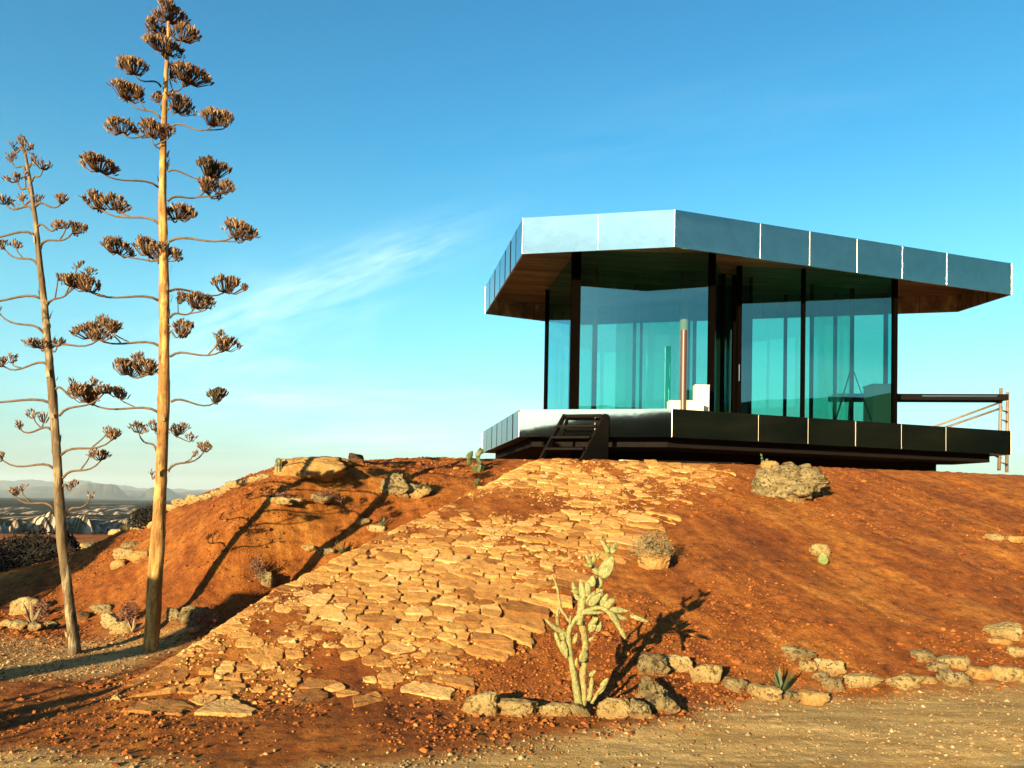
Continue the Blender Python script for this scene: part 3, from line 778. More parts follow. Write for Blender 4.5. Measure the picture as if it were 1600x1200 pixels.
# ------------------------------------------------------------------ dry agave stalks
def cluster(mbp, mbt, c, w, h, rnd, foot, dens=1.0):
    """umbel of upright pods on a fan of short twigs"""
    n = int(max(26, 330*(w/.36)**1.5)*dens)
    nt_ = max(6, int(60*(w/.36)**1.5))
    tips = []
    for k in range(nt_):
        if k == 0:
            subs = []
            for q in range(max(2, int(round(w/.075)))):
                nq = max(2, int(round(w/.075))); a = q*2.399+rnd.uniform(-.3, .3)+h*90; r = math.sqrt((q+.5)/nq)*.40*w; subs.append((math.cos(a)*r, math.sin(a)*r, rnd.uniform(-.12, .12)*h))
        sx, sy, sz = subs[k % len(subs)]
        a = rnd.uniform(0, 6.28); r = math.sqrt(rnd.random())*min(.21*w, .060)+.004
        tx_, ty_ = sx+math.cos(a)*r, sy+math.sin(a)*r; rr2 = math.hypot(tx_, ty_)
        t = Vector((tx_, ty_, h*(.10-.42*min(1.2, rr2/(.5*w))**2)+sz-.2*r))+c
        tips.append(t)
        mid = foot*.45+t*.55+Vector((0, 0, -h*.18))
        mbt.tube([foot, mid, t], [.0065, .005, .003], 4)
    for k in range(n):
        t = tips[k % len(tips)]
        o = t-c
        up_ = Vector((o.x*1.6/max(w, .05)*.5, o.y*1.6/max(w, .05)*.5, 1)).normalized()
        d = (up_+Vector((rnd.gauss(0, .42), rnd.gauss(0, .42), rnd.gauss(0, .12)))).normalized()
        p = t + Vector((d.x, d.y, 0))*.018 + Vector((rnd.gauss(0, .007), rnd.gauss(0, .007), rnd.uniform(-.016, .026)))
        L_ = rnd.uniform(.034, .058)*(.6+.4*min(1, w/.3)); r = L_*rnd.uniform(.12, .17)
        x = d.orthogonal().normalized(); y = d.cross(x)
        vs = [p-d*L_*.3]
        for f_ in (.35, .75):
            for j in range(4):
                a = j*math.pi/2; vs.append(p+d*L_*f_+(x*math.cos(a)+y*math.sin(a))*r*(1 if f_ < .5 else .8))
        vs.append(p+d*L_*1.05)
        fs = [(0, 1+(j+1) % 4, 1+j) for j in range(4)]+[(1+j, 1+(j+1) % 4, 5+(j+1) % 4, 5+j) for j in range(4)]+[(5+j, 5+(j+1) % 4, 9) for j in range(4)]
        mbp.add(vs, fs, rnd.random())
def bez(p0, p1, p2, p3, n=9):
    o = []
    for i in range(n):
        t = i/(n-1); u = 1-t
        o.append(p0*u**3+p1*3*u*u*t+p2*3*u*t*t+p3*t**3)
    return o
def stalk(name, label, Y, trunk, branches, bark, seed, lean=0):
    rnd = random.Random(seed)
    base = atY(trunk[0][0], trunk[0][1], Y); base.z = T(base.x, base.y)-.03
    root = empty(name, base, label, 'agave stalk', 'dry agave flower stalks')
    k = Y/F
    pts = []; rad = []
    tr = [(a, b, c) for a, b, c in trunk]
    def tp(py):
        for (x0, y0, r0), (x1, y1, r1) in zip(tr[:-1], tr[1:]):
            if y1 <= py <= y0:
                t = (y0-py)/(y0-y1); return x0+(x1-x0)*t, r0+(r1-r0)*t
        return (tr[-1][0], tr[-1][2]) if py < tr[-1][1] else (tr[0][0], tr[0][2])
    y0, y1 = tr[0][1]+6, tr[-1][1]
    n = 110
    mb = MB(); S = 14
    vs = []; fs = []
    for i in range(n+1):
        py = y0+(y1-y0)*i/n; x, r = tp(py); r *= .77
        p = atY(x, py, Y)-base
        for j in range(S):
            a = 2*math.pi*j/S
            rr_ = r*k*(1+.13*float(vn(j*.9+seed, i*.16, seed))+.05*math.sin(a*3+i*.05))
            node = .10*math.exp(-(((i*.37+j*.17) % 3.2-1.6)/.16)**2)
            if i < 4: rr_ *= 1+.10*(4-i)/4
            vs.append(p+Vector((math.cos(a), math.sin(a), 0))*rr_*(1+node))
    for i in range(n):
        for j in range(S):
            fs.append((i*S+j, i*S+(j+1) % S, (i+1)*S+(j+1) % S, (i+1)*S+j))
    fs.append(tuple(n*S+j for j in range(S)))
    mb.add(vs, fs); mb.build('trunk', bark, root, smooth=True)
    # bracts: torn papery scales
    for i in range(22):
        br = MB()
        py = rnd.uniform(y0-30, y1+120); x, r = tp(py); p = atY(x, py, Y)-base
        a = rnd.uniform(0, 6.28); d = Vector((math.cos(a), math.sin(a), 0)); t = Vector((-d.y, d.x, 0))
        q = p+d*r*k*.98; L_ = rnd.uniform(.05, .12); w = rnd.uniform(.012, .022)
        tip = q+d*L_*.35+Vector((0, 0, L_))
        br.add([q+t*w, q-t*w, q+d*.01+Vector((0, 0, L_*.5))-t*w*.8, q+d*.01+Vector((0, 0, L_*.5))+t*w*.8, tip], [(0, 1, 2, 3), (3, 2, 4)])
        br.build('bract', M_dead, root)
    for bi, (ax, ay, cl) in enumerate(branches):
        x, r = tp(ay)
        side = 1 if cl[0][0] > x else -1
        # the branch also leans towards or away from the viewer
        span = abs(cl[0][0]-x)*k
        dy = rnd.uniform(-.45, .45)*span + rnd.uniform(-.12, .12)
        if cl[0][4:5]: dy = cl[0][4]
        p0 = atY(ax if ax is not None else x, ay, Y)-base
        p0 = Vector((p0.x, p0.y, p0.z))
        bm_ = MB(); sub = []
        c0 = cl[0]
        for ci, c in enumerate(cl):
            cx, cy, w, h = c[:4]
            Yc = Y+dy*(1 if ci == 0 else rnd.uniform(.5, 1.1))
            kk = Yc/F
            cc = atY(cx, cy, Yc)-base; W, Hh = w*kk, h*kk
            foot = cc+Vector((-side*W*.12, 0, -Hh*.62))
            if ci == 0:
                d = foot-p0
                up_ = max(0, d.z)
                c1 = p0+Vector((d.x*.25, d.y*.3, .10+up_*.30)); c2 = foot-Vector((d.x*.36, d.y*.3, .12+up_*.42))
                cur = bez(p0, c1, c2, foot)
                r0 = (.0105+.0035*min(1, span))*(1.1 if ay > 300 else .9)
                bm_.tube(cur, [r0*(1-.45*i/8) for i in range(9)], 7)
                main = cur
            else:
                st_ = main[min(8, max(3, int(8*min(1, abs((foot-p0).x)/(abs((main[-1]-p0).x)+1e-4))*.85)))]
                if (foot-st_).length > .9*span+.3: st_ = main[5]
                bm_.tube(bez(st_, st_+Vector((0, 0, .02)), foot-Vector((0, 0, .05)), foot, 6), [.009, .008, .0075, .007, .0065, .006], 6)
            sub.append((cc, W, Hh, foot))
        bo = bm_.build('branch', M_twig, root, smooth=True)
        for (cc, W, Hh, foot), c in zip(sub, cl):
            pm, tm = MB(), MB()
            cluster(pm, tm, cc-Vector((0, 0, Hh*.02)), W*1.02, Hh*1.1, rnd, foot, c[5] if len(c) > 5 else 1.0)
            # twigs and pods are one seed head
            nv = len(pm.v); pm.v += tm.v; pm.f += [tuple(i+nv for i in f) for f in tm.f]; pm.a += [.25]*len(tm.f)
            pm.build('seed_head', M_pod2 if (len(c) > 6 and c[6]) else M_pod, bo, attr='tint')
    return root
T1 = [(234, 1018, 13.5), (236, 985, 14.5), (241, 930, 14.5), (246, 860, 13.5), (250, 780, 12), (254, 700, 11.5), (257, 600, 10.5), (257, 500, 9.8), (256, 400, 8.6), (254, 300, 7.4), (256, 200, 5.8), (260, 110, 4.2), (263, 60, 3.4), (264, 25, 3)]
B1 = [
 (264, 45, [(267, 16, 50, 28, .0)]), (262, 62, [(241, 38, 36, 22)]), (262, 72, [(289, 48, 42, 26)]),
 (259, 95, [(252, 68, 56, 24)]), (252, 136, [(205, 100, 48, 26)]), (260, 152, [(296, 110, 60, 30), (268, 108, 26, 18)]),
 (251, 185, [(194, 138, 46, 28), (214, 142, 28, 18)]), (262, 172, [(280, 156, 42, 28)]), (257, 165, [(246, 151, 20, 14)]),
 (268, 199, [(338, 180, 46, 28), (356, 190, 24, 14)]), (246, 216, [(187, 192, 38, 26)]), (255, 243, [(232, 198, 46, 26), (262, 202, 28, 18)]),
 (248, 293, [(150, 252, 52, 26)]), (262, 268, [(334, 258, 56, 30, .1, 1.1, 1)]), (262, 314, [(326, 282, 40, 28), (349, 290, 34, 20)]),
 (248, 349, [(150, 308, 44, 28), (180, 312, 38, 26)]), (262, 343, [(284, 326, 48, 26)]), (265, 377, [(372, 352, 46, 30), (388, 362, 30, 20)]),
 (248, 412, [(226, 382, 44, 28), (178, 378, 42, 28), (254, 386, 34, 26), (274, 394, 22, 18)]),
 (265, 455, [(357, 441, 46, 26)]), (265, 497, [(310, 464, 44, 28), (281, 463, 22, 18), (326, 474, 20, 12)]),
 (249, 470, [(133, 439, 48, 26), (106, 437, 22, 10, .1, .5)]), (264, 521, [(285, 508, 36, 24)]),
 (250, 541, [(143, 513, 42, 24), (173, 506, 38, 20), (160, 497, 18, 10, .1, .6)]),
 (266, 557, [(354, 534, 40, 22), (345, 523, 16, 14)]),
 (250, 585, [(196, 568, 44, 28), (228, 568, 40, 26), (216, 556, 18, 14)]),
 (267, 628, [(342, 614, 38, 24, .1, 1, 1)]),
 (247, 644, [(134, 613, 50, 26), (182, 612, 36, 14, .1, .6)]),
 (268, 668, [(282, 668, 28, 18, .1, .5), (301, 681, 12, 12, .1, .8)]),
 (245, 705, [(214, 666, 22, 16, .1, .7)]), (262, 736, [(322, 697, 22, 14, .1, .8), (302, 708, 12, 8, .1, .6)]),
 (254, 672, [(240, 663, 18, 16, .1, .6)]), (244, 748, [(236, 736, 8, 8, .05, .4)])]
T2 = [(117, 1020, 11.5), (112, 980, 10), (104, 910, 9.5), (97, 850, 10), (94, 800, 9.2), (90, 720, 8.2), (84, 640, 8.2), (77, 560, 7), (70, 480, 6), (63, 420, 5.4), (55, 340, 4.4), (48, 290, 3.6), (40, 245, 2.8), (34, 224, 2.2)]
B2 = [
 (34, 228, [(32, 218, 16, 9, 0, .7)]), (36, 236, [(20, 228, 12, 8, 0, .6)]), (40, 245, [(44, 228, 16, 10, 0, .8)]), (46, 262, [(51, 245, 13, 9, 0, .6)]),
 (40, 266, [(17, 246, 16, 10, 0, .7)]), (50, 284, [(70, 257, 20, 12, 0, .8)]), (47, 302, [(25, 277, 20, 12, 0, .8), (38, 273, 12, 8, 0, .5)]),
 (51, 328, [(7, 312, 22, 12, 0, .8), (20, 318, 8, 6, 0, .5)]), (50, 318, [(33, 308, 16, 9, 0, .6)]), (55, 325, [(58, 308, 14, 9, 0, .6)]),
 (56, 322, [(99, 310, 24, 13, 0, .8)]), (59, 354, [(92, 350, 26, 10, 0, .7)]), (63, 384, [(118, 354, 30, 15, 0, .9), (104, 351, 12, 10, 0, .5)]),
 (60, 415, [(5, 380, 18, 14, 0, .7), (24, 381, 16, 10, 0, .7)]), (52, 366, [(-40, 358, 24, 14, 0, .8)]), (64, 466, [(-50, 458, 26, 14, 0, .8)]),
 (68, 520, [(-5, 480, 24, 14, 0, .8)]), (72, 480, [(118, 436, 34, 18, 0, .9), (122, 413, 15, 9, 0, .6), (140, 423, 18, 10, 0, .7), (92, 433, 14, 8, 0, .5)]),
 (74, 543, [(60, 536, 34, 12, 0, .7)]), (76, 552, [(92, 535, 20, 10, 0, .7)]), (78, 545, [(158, 521, 30, 16, 0, .8)]),
 (74, 570, [(4, 564, 20, 14, 0, .8), (18, 560, 14, 12, 0, .7)]), (80, 630, [(-60, 612, 26, 14, 0, .8)]),
 (87, 608, [(128, 606, 36, 20, 0, .8), (146, 596, 20, 9, 0, .5), (112, 597, 14, 8, 0, .5)]), (92, 650, [(166, 607, 26, 12, 0, .7)]),
 (80, 672, [(29, 664, 16, 10, 0, .6), (52, 647, 14, 10, 0, .6), (66, 650, 18, 16, 0, .3)]),
 (95, 711, [(180, 678, 26, 13, 0, .8), (168, 671, 14, 9, 0, .6)]), (98, 747, [(162, 711, 26, 12, 0, .8), (142, 706, 15, 9, 0, .5)]),
 (84, 732, [(3, 712, 14, 12, 0, .8)]), (98, 761, [(114, 755, 16, 10, 0, .7)]), (84, 795, [(20, 768, 20, 9, 0, .6), (33, 762, 12, 8, 0, .5)]),
 (104, 804, [(143, 774, 8, 6, 0, .4)])]
stalk('agave_stalk', 'taller yellow dry agave flower stalk with dense brown seed heads, right of the shorter one', 8.1, T1, B1, M_bark1, 3)
stalk('agave_stalk', 'shorter greyish dry agave flower stalk with sparse seed heads at the left border', 7.9, T2, B2, M_bark2, 5)

# ------------------------------------------------------------------ plants
def leafclump(c, rx, ry, rz, n, size, rnd, mb, thin=.25):
    for i in range(n):
        while True:
            u = Vector((rnd.uniform(-1, 1), rnd.uniform(-1, 1), rnd.uniform(-.3, 1)))
            if .35 < u.length < 1: break
        lump = 1+.25*math.sin(u.x*5+c[0])*math.cos(u.y*4)
        p = Vector(c)+Vector((u.x*rx, u.y*ry, u.z*rz))*lump
        d = Vector((rnd.gauss(0, 1), rnd.gauss(0, 1), rnd.gauss(.3, 1))).normalized(); t = d.orthogonal().normalized()
        L_ = size*rnd.uniform(.5, 1.4)
        mb.add([p-t*L_*thin, p+t*L_*thin, p+d*L_], [(0, 1, 2)])
def bush(px, pb, w, h, label, matl, n=900, leaf=.03, seed=1, name='bush', cat='bush', depth=None, thin=.25):
    p = onT(px, pb) if depth is None else Vector((*atY(px, pb, depth)[:2], 0))
    if depth is not None: p.z = T(p.x, p.y)
    k = p.y/F; rnd = random.Random(seed)
    root = empty(name, p, label, cat)
    mb = MB(); leafclump((0, 0, h*k*.1), w*k/2, w*k*.4, h*k*.9, n, leaf, rnd, mb, thin); mb.build('foliage', matl, root)
    tb = MB()
    for i in range(9):
        a = rnd.uniform(0, 6.28); r = rnd.uniform(.2, .8)
        tb.tube([Vector((0, 0, -.02)), Vector((math.cos(a)*r*w*k*.25, math.sin(a)*r*w*k*.2, h*k*.4)), Vector((math.cos(a)*r*w*k*.5, math.sin(a)*r*w*k*.4, h*k*rnd.uniform(.6, .95)))], [.008, .006, .003], 5)
    tb.build('stem', M_twig, root)
    return root
bush(1020, 889, 66, 34, 'round dry straw-coloured shrub on a sandy clod beside the top of the cactus', simple('dry_shrub_leaves', (.16, .125, .05), .9, 0, 20, (.32, .26, .12)), 2600, .022, 4, 'shrub', 'shrub').location.z += .18
rock(1020, 890, 50, 34, 'crumbling ochre clod under the dry round shrub', 'slab', seed=31)
bush(320, 985, 46, 36, 'dry reddish bush between the taller stalk and the path', M_redbush, 1100, .03, 8)
bush(202, 972, 34, 34, 'dry reddish bush just left of the taller stalk', M_redbush, 900, .03, 9)
bush(62, 965, 36, 24, 'dry brown bush behind the dead agave at the left border', M_redbush, 700, .03, 10)
bush(44, 902, 104, 52, 'broad black bush in the shadow at the left border', M_shade_bush, 4200, .06, 11, depth=13.0)
bush(96, 886, 60, 32, 'low dark bush just right of the broad black bush', M_shade_bush, 2200, .06, 12, depth=12.9)
bush(52, 866, 18, 26, 'dark round tuft rising out of the broad black bush', M_shade_bush, 900, .05, 14, depth=13.2)
bush(230, 822, 48, 26, 'dark green bush on the ridge behind the taller stalk', M_shade_bush, 2000, .045, 13)
bush(512, 783, 56, 18, 'low dry twiggy plant on the ledge high on the left slope', M_redbush, 700, .028, 15)
bush(402, 902, 34, 34, 'dry reddish brush above the crumbling stone near the path', M_redbush, 500, .026, 16)
bush(432, 775, 52, 8, 'low dry weed above the flat pale stone on the left slope', M_redbush, 260, .028, 18)

def blade(mb, p, d, L_, w, n=6, curl=.3, thick=.25):
    d = Vector(d).normalized(); side = d.cross(Vector((0, 0, 1)))
    side = side.normalized() if side.length > .01 else Vector((1, 0, 0))
    vs = []; fs = []
    cur = Vector(p); dd = d.copy()
    for i in range(n+1):
        t = i/n; ww = w*(math.sin(min(1, t*1.5+.25)*math.pi*.5))*(1-t)**.6 + .001
        nrm = side.cross(dd).normalized()
        vs += [cur-side*ww, cur+nrm*(-ww*thick), cur+side*ww, cur+nrm*ww*thick*.3]
        cur = cur+dd*L_/n; dd = (dd+Vector((0, 0, curl/n))).normalized()
    for i in range(n):
        for k in range(4): fs.append((i*4+k, i*4+(k+1) % 4, (i+1)*4+(k+1) % 4, (i+1)*4+k))
    fs.append((0, 1, 2, 3)); mb.add(vs, fs)
def rosette(px, pb, w, h, label, matl, n=16, seed=1, curl=.3, P=None, wd=.10, name='agave_plant'):
    p = P or onT(px, pb); k = p.y/F; rnd = random.Random(seed)
    root = empty(name, p, label, 'agave')
    for i in range(n):
        a = i*2.399+rnd.uniform(-.2, .2); e = .25+1.1*(i/n)
        d = Vector((math.cos(a)*math.cos(e), math.sin(a)*math.cos(e), math.sin(e)))
        mb = MB(); L_ = rnd.uniform(.8, 1.05)*(w*k/2 if e < .8 else h*k)
        blade(mb, d*.01, d, L_, L_*wd, curl=curl); mb.build('leaf', matl, root, smooth=False)
    return root
rosette(1220, 1086, 52, 44, 'small dark spiky agave among the edging stones of the right slope', M_green, 15, 3)
rosette(50, 978, 62, 44, 'dead agave with curling pale leaves at the left border', M_dead, 11, 4, -.5, wd=.07)
rosette(668, 776, 34, 22, 'small agave nestled in a pale stone near the top of the path', M_green, 16, 5)
rosette(534, 868, 26, 26, 'small dark agave beside the speckled stone on the left slope', M_green, 14, 6)
rosette(598, 828, 20, 20, 'tiny dark agave beside the flat stone halfway up the left slope', M_green, 12, 7)
rosette(745, 762, 34, 14, 'flat dark agave rosette left of the top of the paved path', M_green, 14, 8)
rosette(207, 990, 40, 26, 'small agave with pale pointed leaves left of the taller stalk', M_dead, 9, 9, .1, wd=.08)
rosette(0, 0, 0, 0, 'x', M_green, 1, 9, P=Vector((0, -300, -5))) if False else None

def pad(mb, base, tip, w, th=.016, normal=None, rnd=None):
    base = Vector(base); tip = Vector(tip); d = tip-base; L_ = d.length; d.normalize()
    nrm = Vector(normal) if normal else Vector((0, -1, .1)); nrm = (nrm-d*nrm.dot(d)).normalized(); s = d.cross(nrm)
    n, m_ = 9, 10; vs = [base]; fs = []
    for i in range(1, n):
        t = i/n; r = (math.sin(math.pi*t**.72))**.75
        for j in range(m_):
            a = 2*math.pi*j/m_
            bmp = 1+.05*math.sin(i*2.3+j*1.7)
            vs.append(base+d*L_*t+s*math.cos(a)*w/2*r*bmp+nrm*math.sin(a)*th*(.5+.5*r)*bmp)
    vs.append(tip)
    for j in range(m_): fs.append((0, 1+(j+1) % m_, 1+j))
    for i in range(n-2):
        for j in range(m_): fs.append((1+i*m_+j, 1+i*m_+(j+1) % m_, 1+(i+1)*m_+(j+1) % m_, 1+(i+1)*m_+j))
    e = 1+(n-2)*m_
    for j in range(m_): fs.append((e+j, e+(j+1) % m_, len(vs)-1))
    mb.add(vs, fs)
# tall prickly pear; the crops of the photo that were measured map to picture coordinates with (680+.3x, 820+.3y)
cb = onT(909, 1116); cb.z -= .02
cact = empty('cactus', cb, 'tall leggy prickly pear cactus in front of the slope, right of the path', 'cactus')
CY = cb.y
def cp(x, y, dy=0): return atY(680+.3*x, 820+.3*y, CY+dy)-cb
CS = .3*CY/F
def cstem(pts, rad, dys=None, matl=M_cactd):
    mb = MB(); P_ = [cp(x, y, (dys[i] if dys else 0)) for i, (x, y) in enumerate(pts)]
    # smooth subdivision
    Q = []; RQ = []
    for i in range(len(P_)-1):
        a = P_[max(0, i-1)]; b = P_[i]; c = P_[i+1]; d = P_[min(len(P_)-1, i+2)]
        for t in (0, .25, .5, .75):
            Q.append(.5*((2*b)+(c-a)*t+(2*a-5*b+4*c-d)*t*t+(3*b-a-3*c+d)*t**3)); RQ.append((rad[i]*(1-t)+rad[i+1]*t)*CS*1.14*(1+.10*math.sin(len(Q)*2.1)))
    Q.append(P_[-1]); RQ.append(rad[-1]*CS)
    mb.tube(Q, RQ, 9); return mb.build('stem', matl, cact, smooth=True)
cstem([(757, 985), (742, 900), (722, 780), (702, 660), (696, 560), (722, 505), (775, 455), (862, 432), (915, 470), (955, 530), (992, 595)], [22, 19, 15, 13, 12, 12, 12, 11, 10, 9, 6], [0, 0, 0, 0, 0, 0, -.02, -.05, -.08, -.1, -.12], M_cact)
cstem([(765, 985), (775, 880), (768, 790), (778, 700), (782, 620), (768, 540), (772, 500)], [14, 15, 17, 19, 15, 17, 12], [0, .02, .04, .05, .05, .04, .04])
cstem([(752, 520), (760, 440), (770, 380), (790, 320), (822, 280)], [16, 20, 22, 18, 12], [0, .0, 0, 0, 0], M_cact)
cstem([(820, 470), (838, 400), (848, 330), (850, 270)], [22, 18, 15, 12], [.08, .08, .08, .08])
cstem([(696, 585), (655, 555), (615, 530), (573, 490)], [9, 13, 11, 5], [0, 0, -.02, -.03], M_cact)
cstem([(688, 690), (655, 640), (635, 590), (625, 560)], [9, 11, 11, 6], None, M_cact)
cstem([(702, 510), (676, 470), (652, 430), (636, 330), (612, 265)], [6, 7, 9, 6, 3])
cstem([(638, 520), (636, 460), (650, 410)], [9, 8, 5])
cstem([(800, 915), (812, 850), (816, 795)], [12, 11, 8], None, M_cact)
cstem([(815, 930), (850, 870), (880, 835)], [7, 8, 8], [-.05, -.05, -.05])
cstem([(800, 560), (830, 520), (835, 480)], [10, 16, 18], [.1, .1, .1])
pads = [  # base, tip, width, depth offset, normal
 (750, 400, 712, 292, 34, 0), (752, 352, 705, 343, 24, -.02), (770, 395, 758, 278, 34, -.03), (788, 380, 800, 300, 34, -.03),
 (812, 325, 822, 262, 40, -.02), (788, 420, 838, 340, 36, -.05), (850, 268, 905, 160, 34, 0), (862, 282, 932, 160, 62, -.03),
 (905, 165, 900, 95, 34, .02), (915, 150, 945, 90, 30, 0), (905, 150, 875, 95, 26, 0), (920, 120, 955, 110, 22, -.02), (890, 115, 860, 75, 22, .02),
 (850, 262, 815, 205, 30, .03), (822, 215, 780, 148, 30, .03), (820, 215, 770, 208, 22, 0), (825, 200, 830, 150, 22, .02), (830, 175, 862, 140, 20, .02),
 (800, 425, 868, 352, 40, -.05), (862, 425, 900, 355, 30, -.05), (880, 432, 938, 382, 40, -.06), (905, 440, 1012, 450, 28, -.08), (915, 470, 1010, 492, 26, -.08),
 (905, 445, 968, 540, 36, -.1), (960, 535, 995, 600, 24, -.12), (760, 460, 890, 456, 18, -.08), (820, 520, 850, 480, 22, -.02), (1010, 470, 1118, 508, 24, -.10),
 (655, 560, 672, 615, 28, -.02), (660, 600, 690, 690, 30, -.02), (800, 610, 828, 580, 24, -.02), (735, 740, 738, 690, 20, -.03), (768, 720, 780, 640, 46, -.03),
 (800, 790, 840, 756, 22, -.02), (862, 850, 902, 796, 30, -.05), (845, 885, 900, 815, 24, -.05), (800, 560, 840, 480, 44, .06), (840, 560, 862, 500, 34, .05),
 (720, 620, 740, 560, 24, -.02), (700, 520, 706, 470, 16, 0), (838, 400, 872, 330, 40, .06), (850, 330, 862, 268, 34, .05)]
rnd = random.Random(2)
for (x0, y0, x1, y1, w, dy) in pads:
    mb = MB(); pad(mb, cp(x0, y0, dy), cp(x1, y1, dy+rnd.uniform(-.03, .03)), w*CS*1.1, .009, (rnd.uniform(-.7, .5), -1, rnd.uniform(-.1, .4)))
    mb.build('pad', M_cact, cact, smooth=True)
def small_cactus(px, pb, w, h, label, n, seed, matl=M_green):
    p = onT(px, pb); k = p.y/F; rnd = random.Random(seed)
    root = empty('prickly_pear', p, label, 'cactus')
    ends = [(Vector((0, 0, -.01)), Vector((0, 0, 1)))]
    for i in range(n):
        b, d = rnd.choice(ends[-5:]) if i > 2 else ends[0]
        d2 = (Vector((rnd.gauss(0, .7), rnd.gauss(0, .5), 1))).normalized(); L_ = h*k*rnd.uniform(.35, .5)
        t = b+d2*L_
        if abs(t.x) > w*k*.55 or t.z > h*k: t = b+(t-b)*.6
        mb = MB(); pad(mb, b, t, L_*.55, L_*.09, (rnd.uniform(-1, 1), -1, .1)); mb.build('pad', matl, root, smooth=True)
        ends.append((t, d2))
small_cactus(745, 738, 26, 36, 'small dark prickly pear on the crest left of the glass house steps', 11, 2)
small_cactus(1190, 738, 36, 22, 'low green prickly pear left of the big pitted boulder', 10, 4)
def fallen_pad():
    p = onT(1284, 878); o = MB(); k = p.y/F
    pad(o, Vector((.02, 0, -.02)), Vector((.0, -.02, 20*k)), 17*k, .010, (-.5, -1, .2))
    ob = o.build('cactus_pad', simple('pale_cactus_pad', (.07, .10, .02), .6, 0, 30, (.18, .22, .05)), smooth=True); ob.location = p
    tag(ob, 'single green cactus pad leaning on the small white rock of the right slope', 'cactus')
fallen_pad()
def column_cactus(px, pb, w, h, label, seed):
    p = onT(px, pb); k = p.y/F; mb = MB(); S = 18; n = 14; vs = []; fs = []
    for i in range(n+1):
        t = i/n; r = w*k/2*(1-.15*t)*(math.sqrt(max(0, 1-((t-.8)/.2)**2)) if t > .8 else 1)+.001
        for j in range(S):
            a = 2*math.pi*j/S; vs.append((math.cos(a)*r*(1.08 if j % 2 else .88), math.sin(a)*r*(1.08 if j % 2 else .88), t*h*k-.01))
    for i in range(n):
        for j in range(S): fs.append((i*S+j, i*S+(j+1) % S, (i+1)*S+(j+1) % S, (i+1)*S+j))
    mb.add(vs, fs); o = mb.build('column_cactus', simple('ribbed_cactus', (.10, .10, .035), .7, 0, 20, (.26, .24, .09)), smooth=False); o.location = p
    tag(o, label, 'cactus')
column_cactus(210, 829, 12, 34, 'short ribbed column cactus on the ridge left of the taller stalk', 1)
column_cactus(435, 741, 11, 26, 'short ribbed column cactus in front of the ochre slab', 2)
# bleached wood and planks
lg = MB(); a = onT(272, 1004); b = onT(340, 972); rnd = random.Random(3)
pts = [a.lerp(b, t)+Vector((0, 0, .05+.03*math.sin(t*9))) for t in (0, .2, .4, .6, .8, 1)]
lg.tube(pts, [.012, .03, .04, .035, .03, .014], 7)
tag(lg.build('driftwood', M_dead, smooth=True, org=a), 'bleached piece of wood lying at the left edge of the path', 'branch')

# ------------------------------------------------------------------ things outside the frame whose shadows fall into it
def tree(p, h, w, label, n=16000, leaf=.14, seed=1, trunkh=.12):
    rnd = random.Random(seed); p = Vector(p); p.z = T(p.x, p.y)
    root = empty('evergreen_tree', p, label, 'tree')
    tb = MB(); tb.tube([Vector((0, 0, -.1)), Vector((.05, 0, h*.4)), Vector((0, .05, h*.9))], [.10, .07, .02], 8)
    for i in range(14):
        a = rnd.uniform(0, 6.28); z = h*rnd.uniform(.2, .75); L_ = w*.45
        tb.tube([Vector((0, 0, z)), Vector((math.cos(a)*L_*.5, math.sin(a)*L_*.5, z+L_*.2)), Vector((math.cos(a)*L_, math.sin(a)*L_, z+L_*.55))], [.03, .02, .006], 5)
    tb.build('trunk', M_twig, root)
    mb = MB()
    for k in range(26):
        a = rnd.uniform(0, 6.28); z = h*rnd.uniform(trunkh, .92); r = w*.36*math.sqrt(rnd.random())*(1.1-z/h*.7)
        leafclump((math.cos(a)*r, math.sin(a)*r, z), w*.22, w*.22, w*.2, n//26, leaf, rnd, mb, .4)
    mb.build('crown', M_tree, root)
SUNAZ, SUNEL = R(28), R(12)
sd = Vector((math.sin(SUNAZ), math.cos(SUNAZ), 0))
tree(Vector((-7.9, 11.0, 0))-sd*9.5, 5.6, 3.2, 'dense evergreen tree standing left of the view', seed=4)
tree(Vector((-10.2, 11.4, 0))-sd*9.5, 6.0, 3.6, 'second dense evergreen tree standing left of the view', seed=6)
pp = Vector((-3.1, 6.5, 0))-sd*5.2
pp.z = 0
rosette(0, 0, 900, 900, 'large green agave left of the view', M_green, 20, 12, .3, P=pp, wd=.13)
pk = Vector((-3.85, 8.1, 0))-sd*8.0; pk.z = 0
mb = MB(); mb.tube([pk-Vector((0, 0, .2)), pk+Vector((.02, 0, 1.0)), pk+Vector((.03, .02, 2.45))], [.24, .23, .20], 10)
tag(mb.build('post', M_timber, smooth=True, org=pk), 'rough timber post left of the view', 'post')

# ------------------------------------------------------------------ glass house
ZD0, ZD1, ZR0, ZR1 = 2.90, 3.42, 6.42, 7.10
ZS = 6.80
def avgxy(*a): return (sum(p.x for p in a)/len(a), sum(p.y for p in a)/len(a))
c0 = avgxy(atZ(816.5, 394.7, ZR0), atZ(811, 640.3, ZD1))
c1 = avgxy(atZ(1055, 384.5, ZR0), atZ(1049, 638.6, ZD1))
c2 = avgxy(atZ(1579.5, 458.5, ZR0), atZ(1581, 674, ZD1))
c3 = avgxy(atZ(1497, 486.5, ZR0))
c5 = avgxy(atZ(758.7, 490, ZR0), atZ(753, 675, ZD1))
c4 = (1.6, 20.3)
PL = [Vector((*c, 0)) for c in (c0, c1, c2, c3, c4, c5)]
print('PLAN', [tuple(round(x, 2) for x in p[:2]) for p in PL])
cen = sum(PL, Vector())/6
house = empty('glass_house', (cen.x, cen.y, TOP), 'glass-walled pavilion with overhanging mirrored roof on top of the mound', 'house')
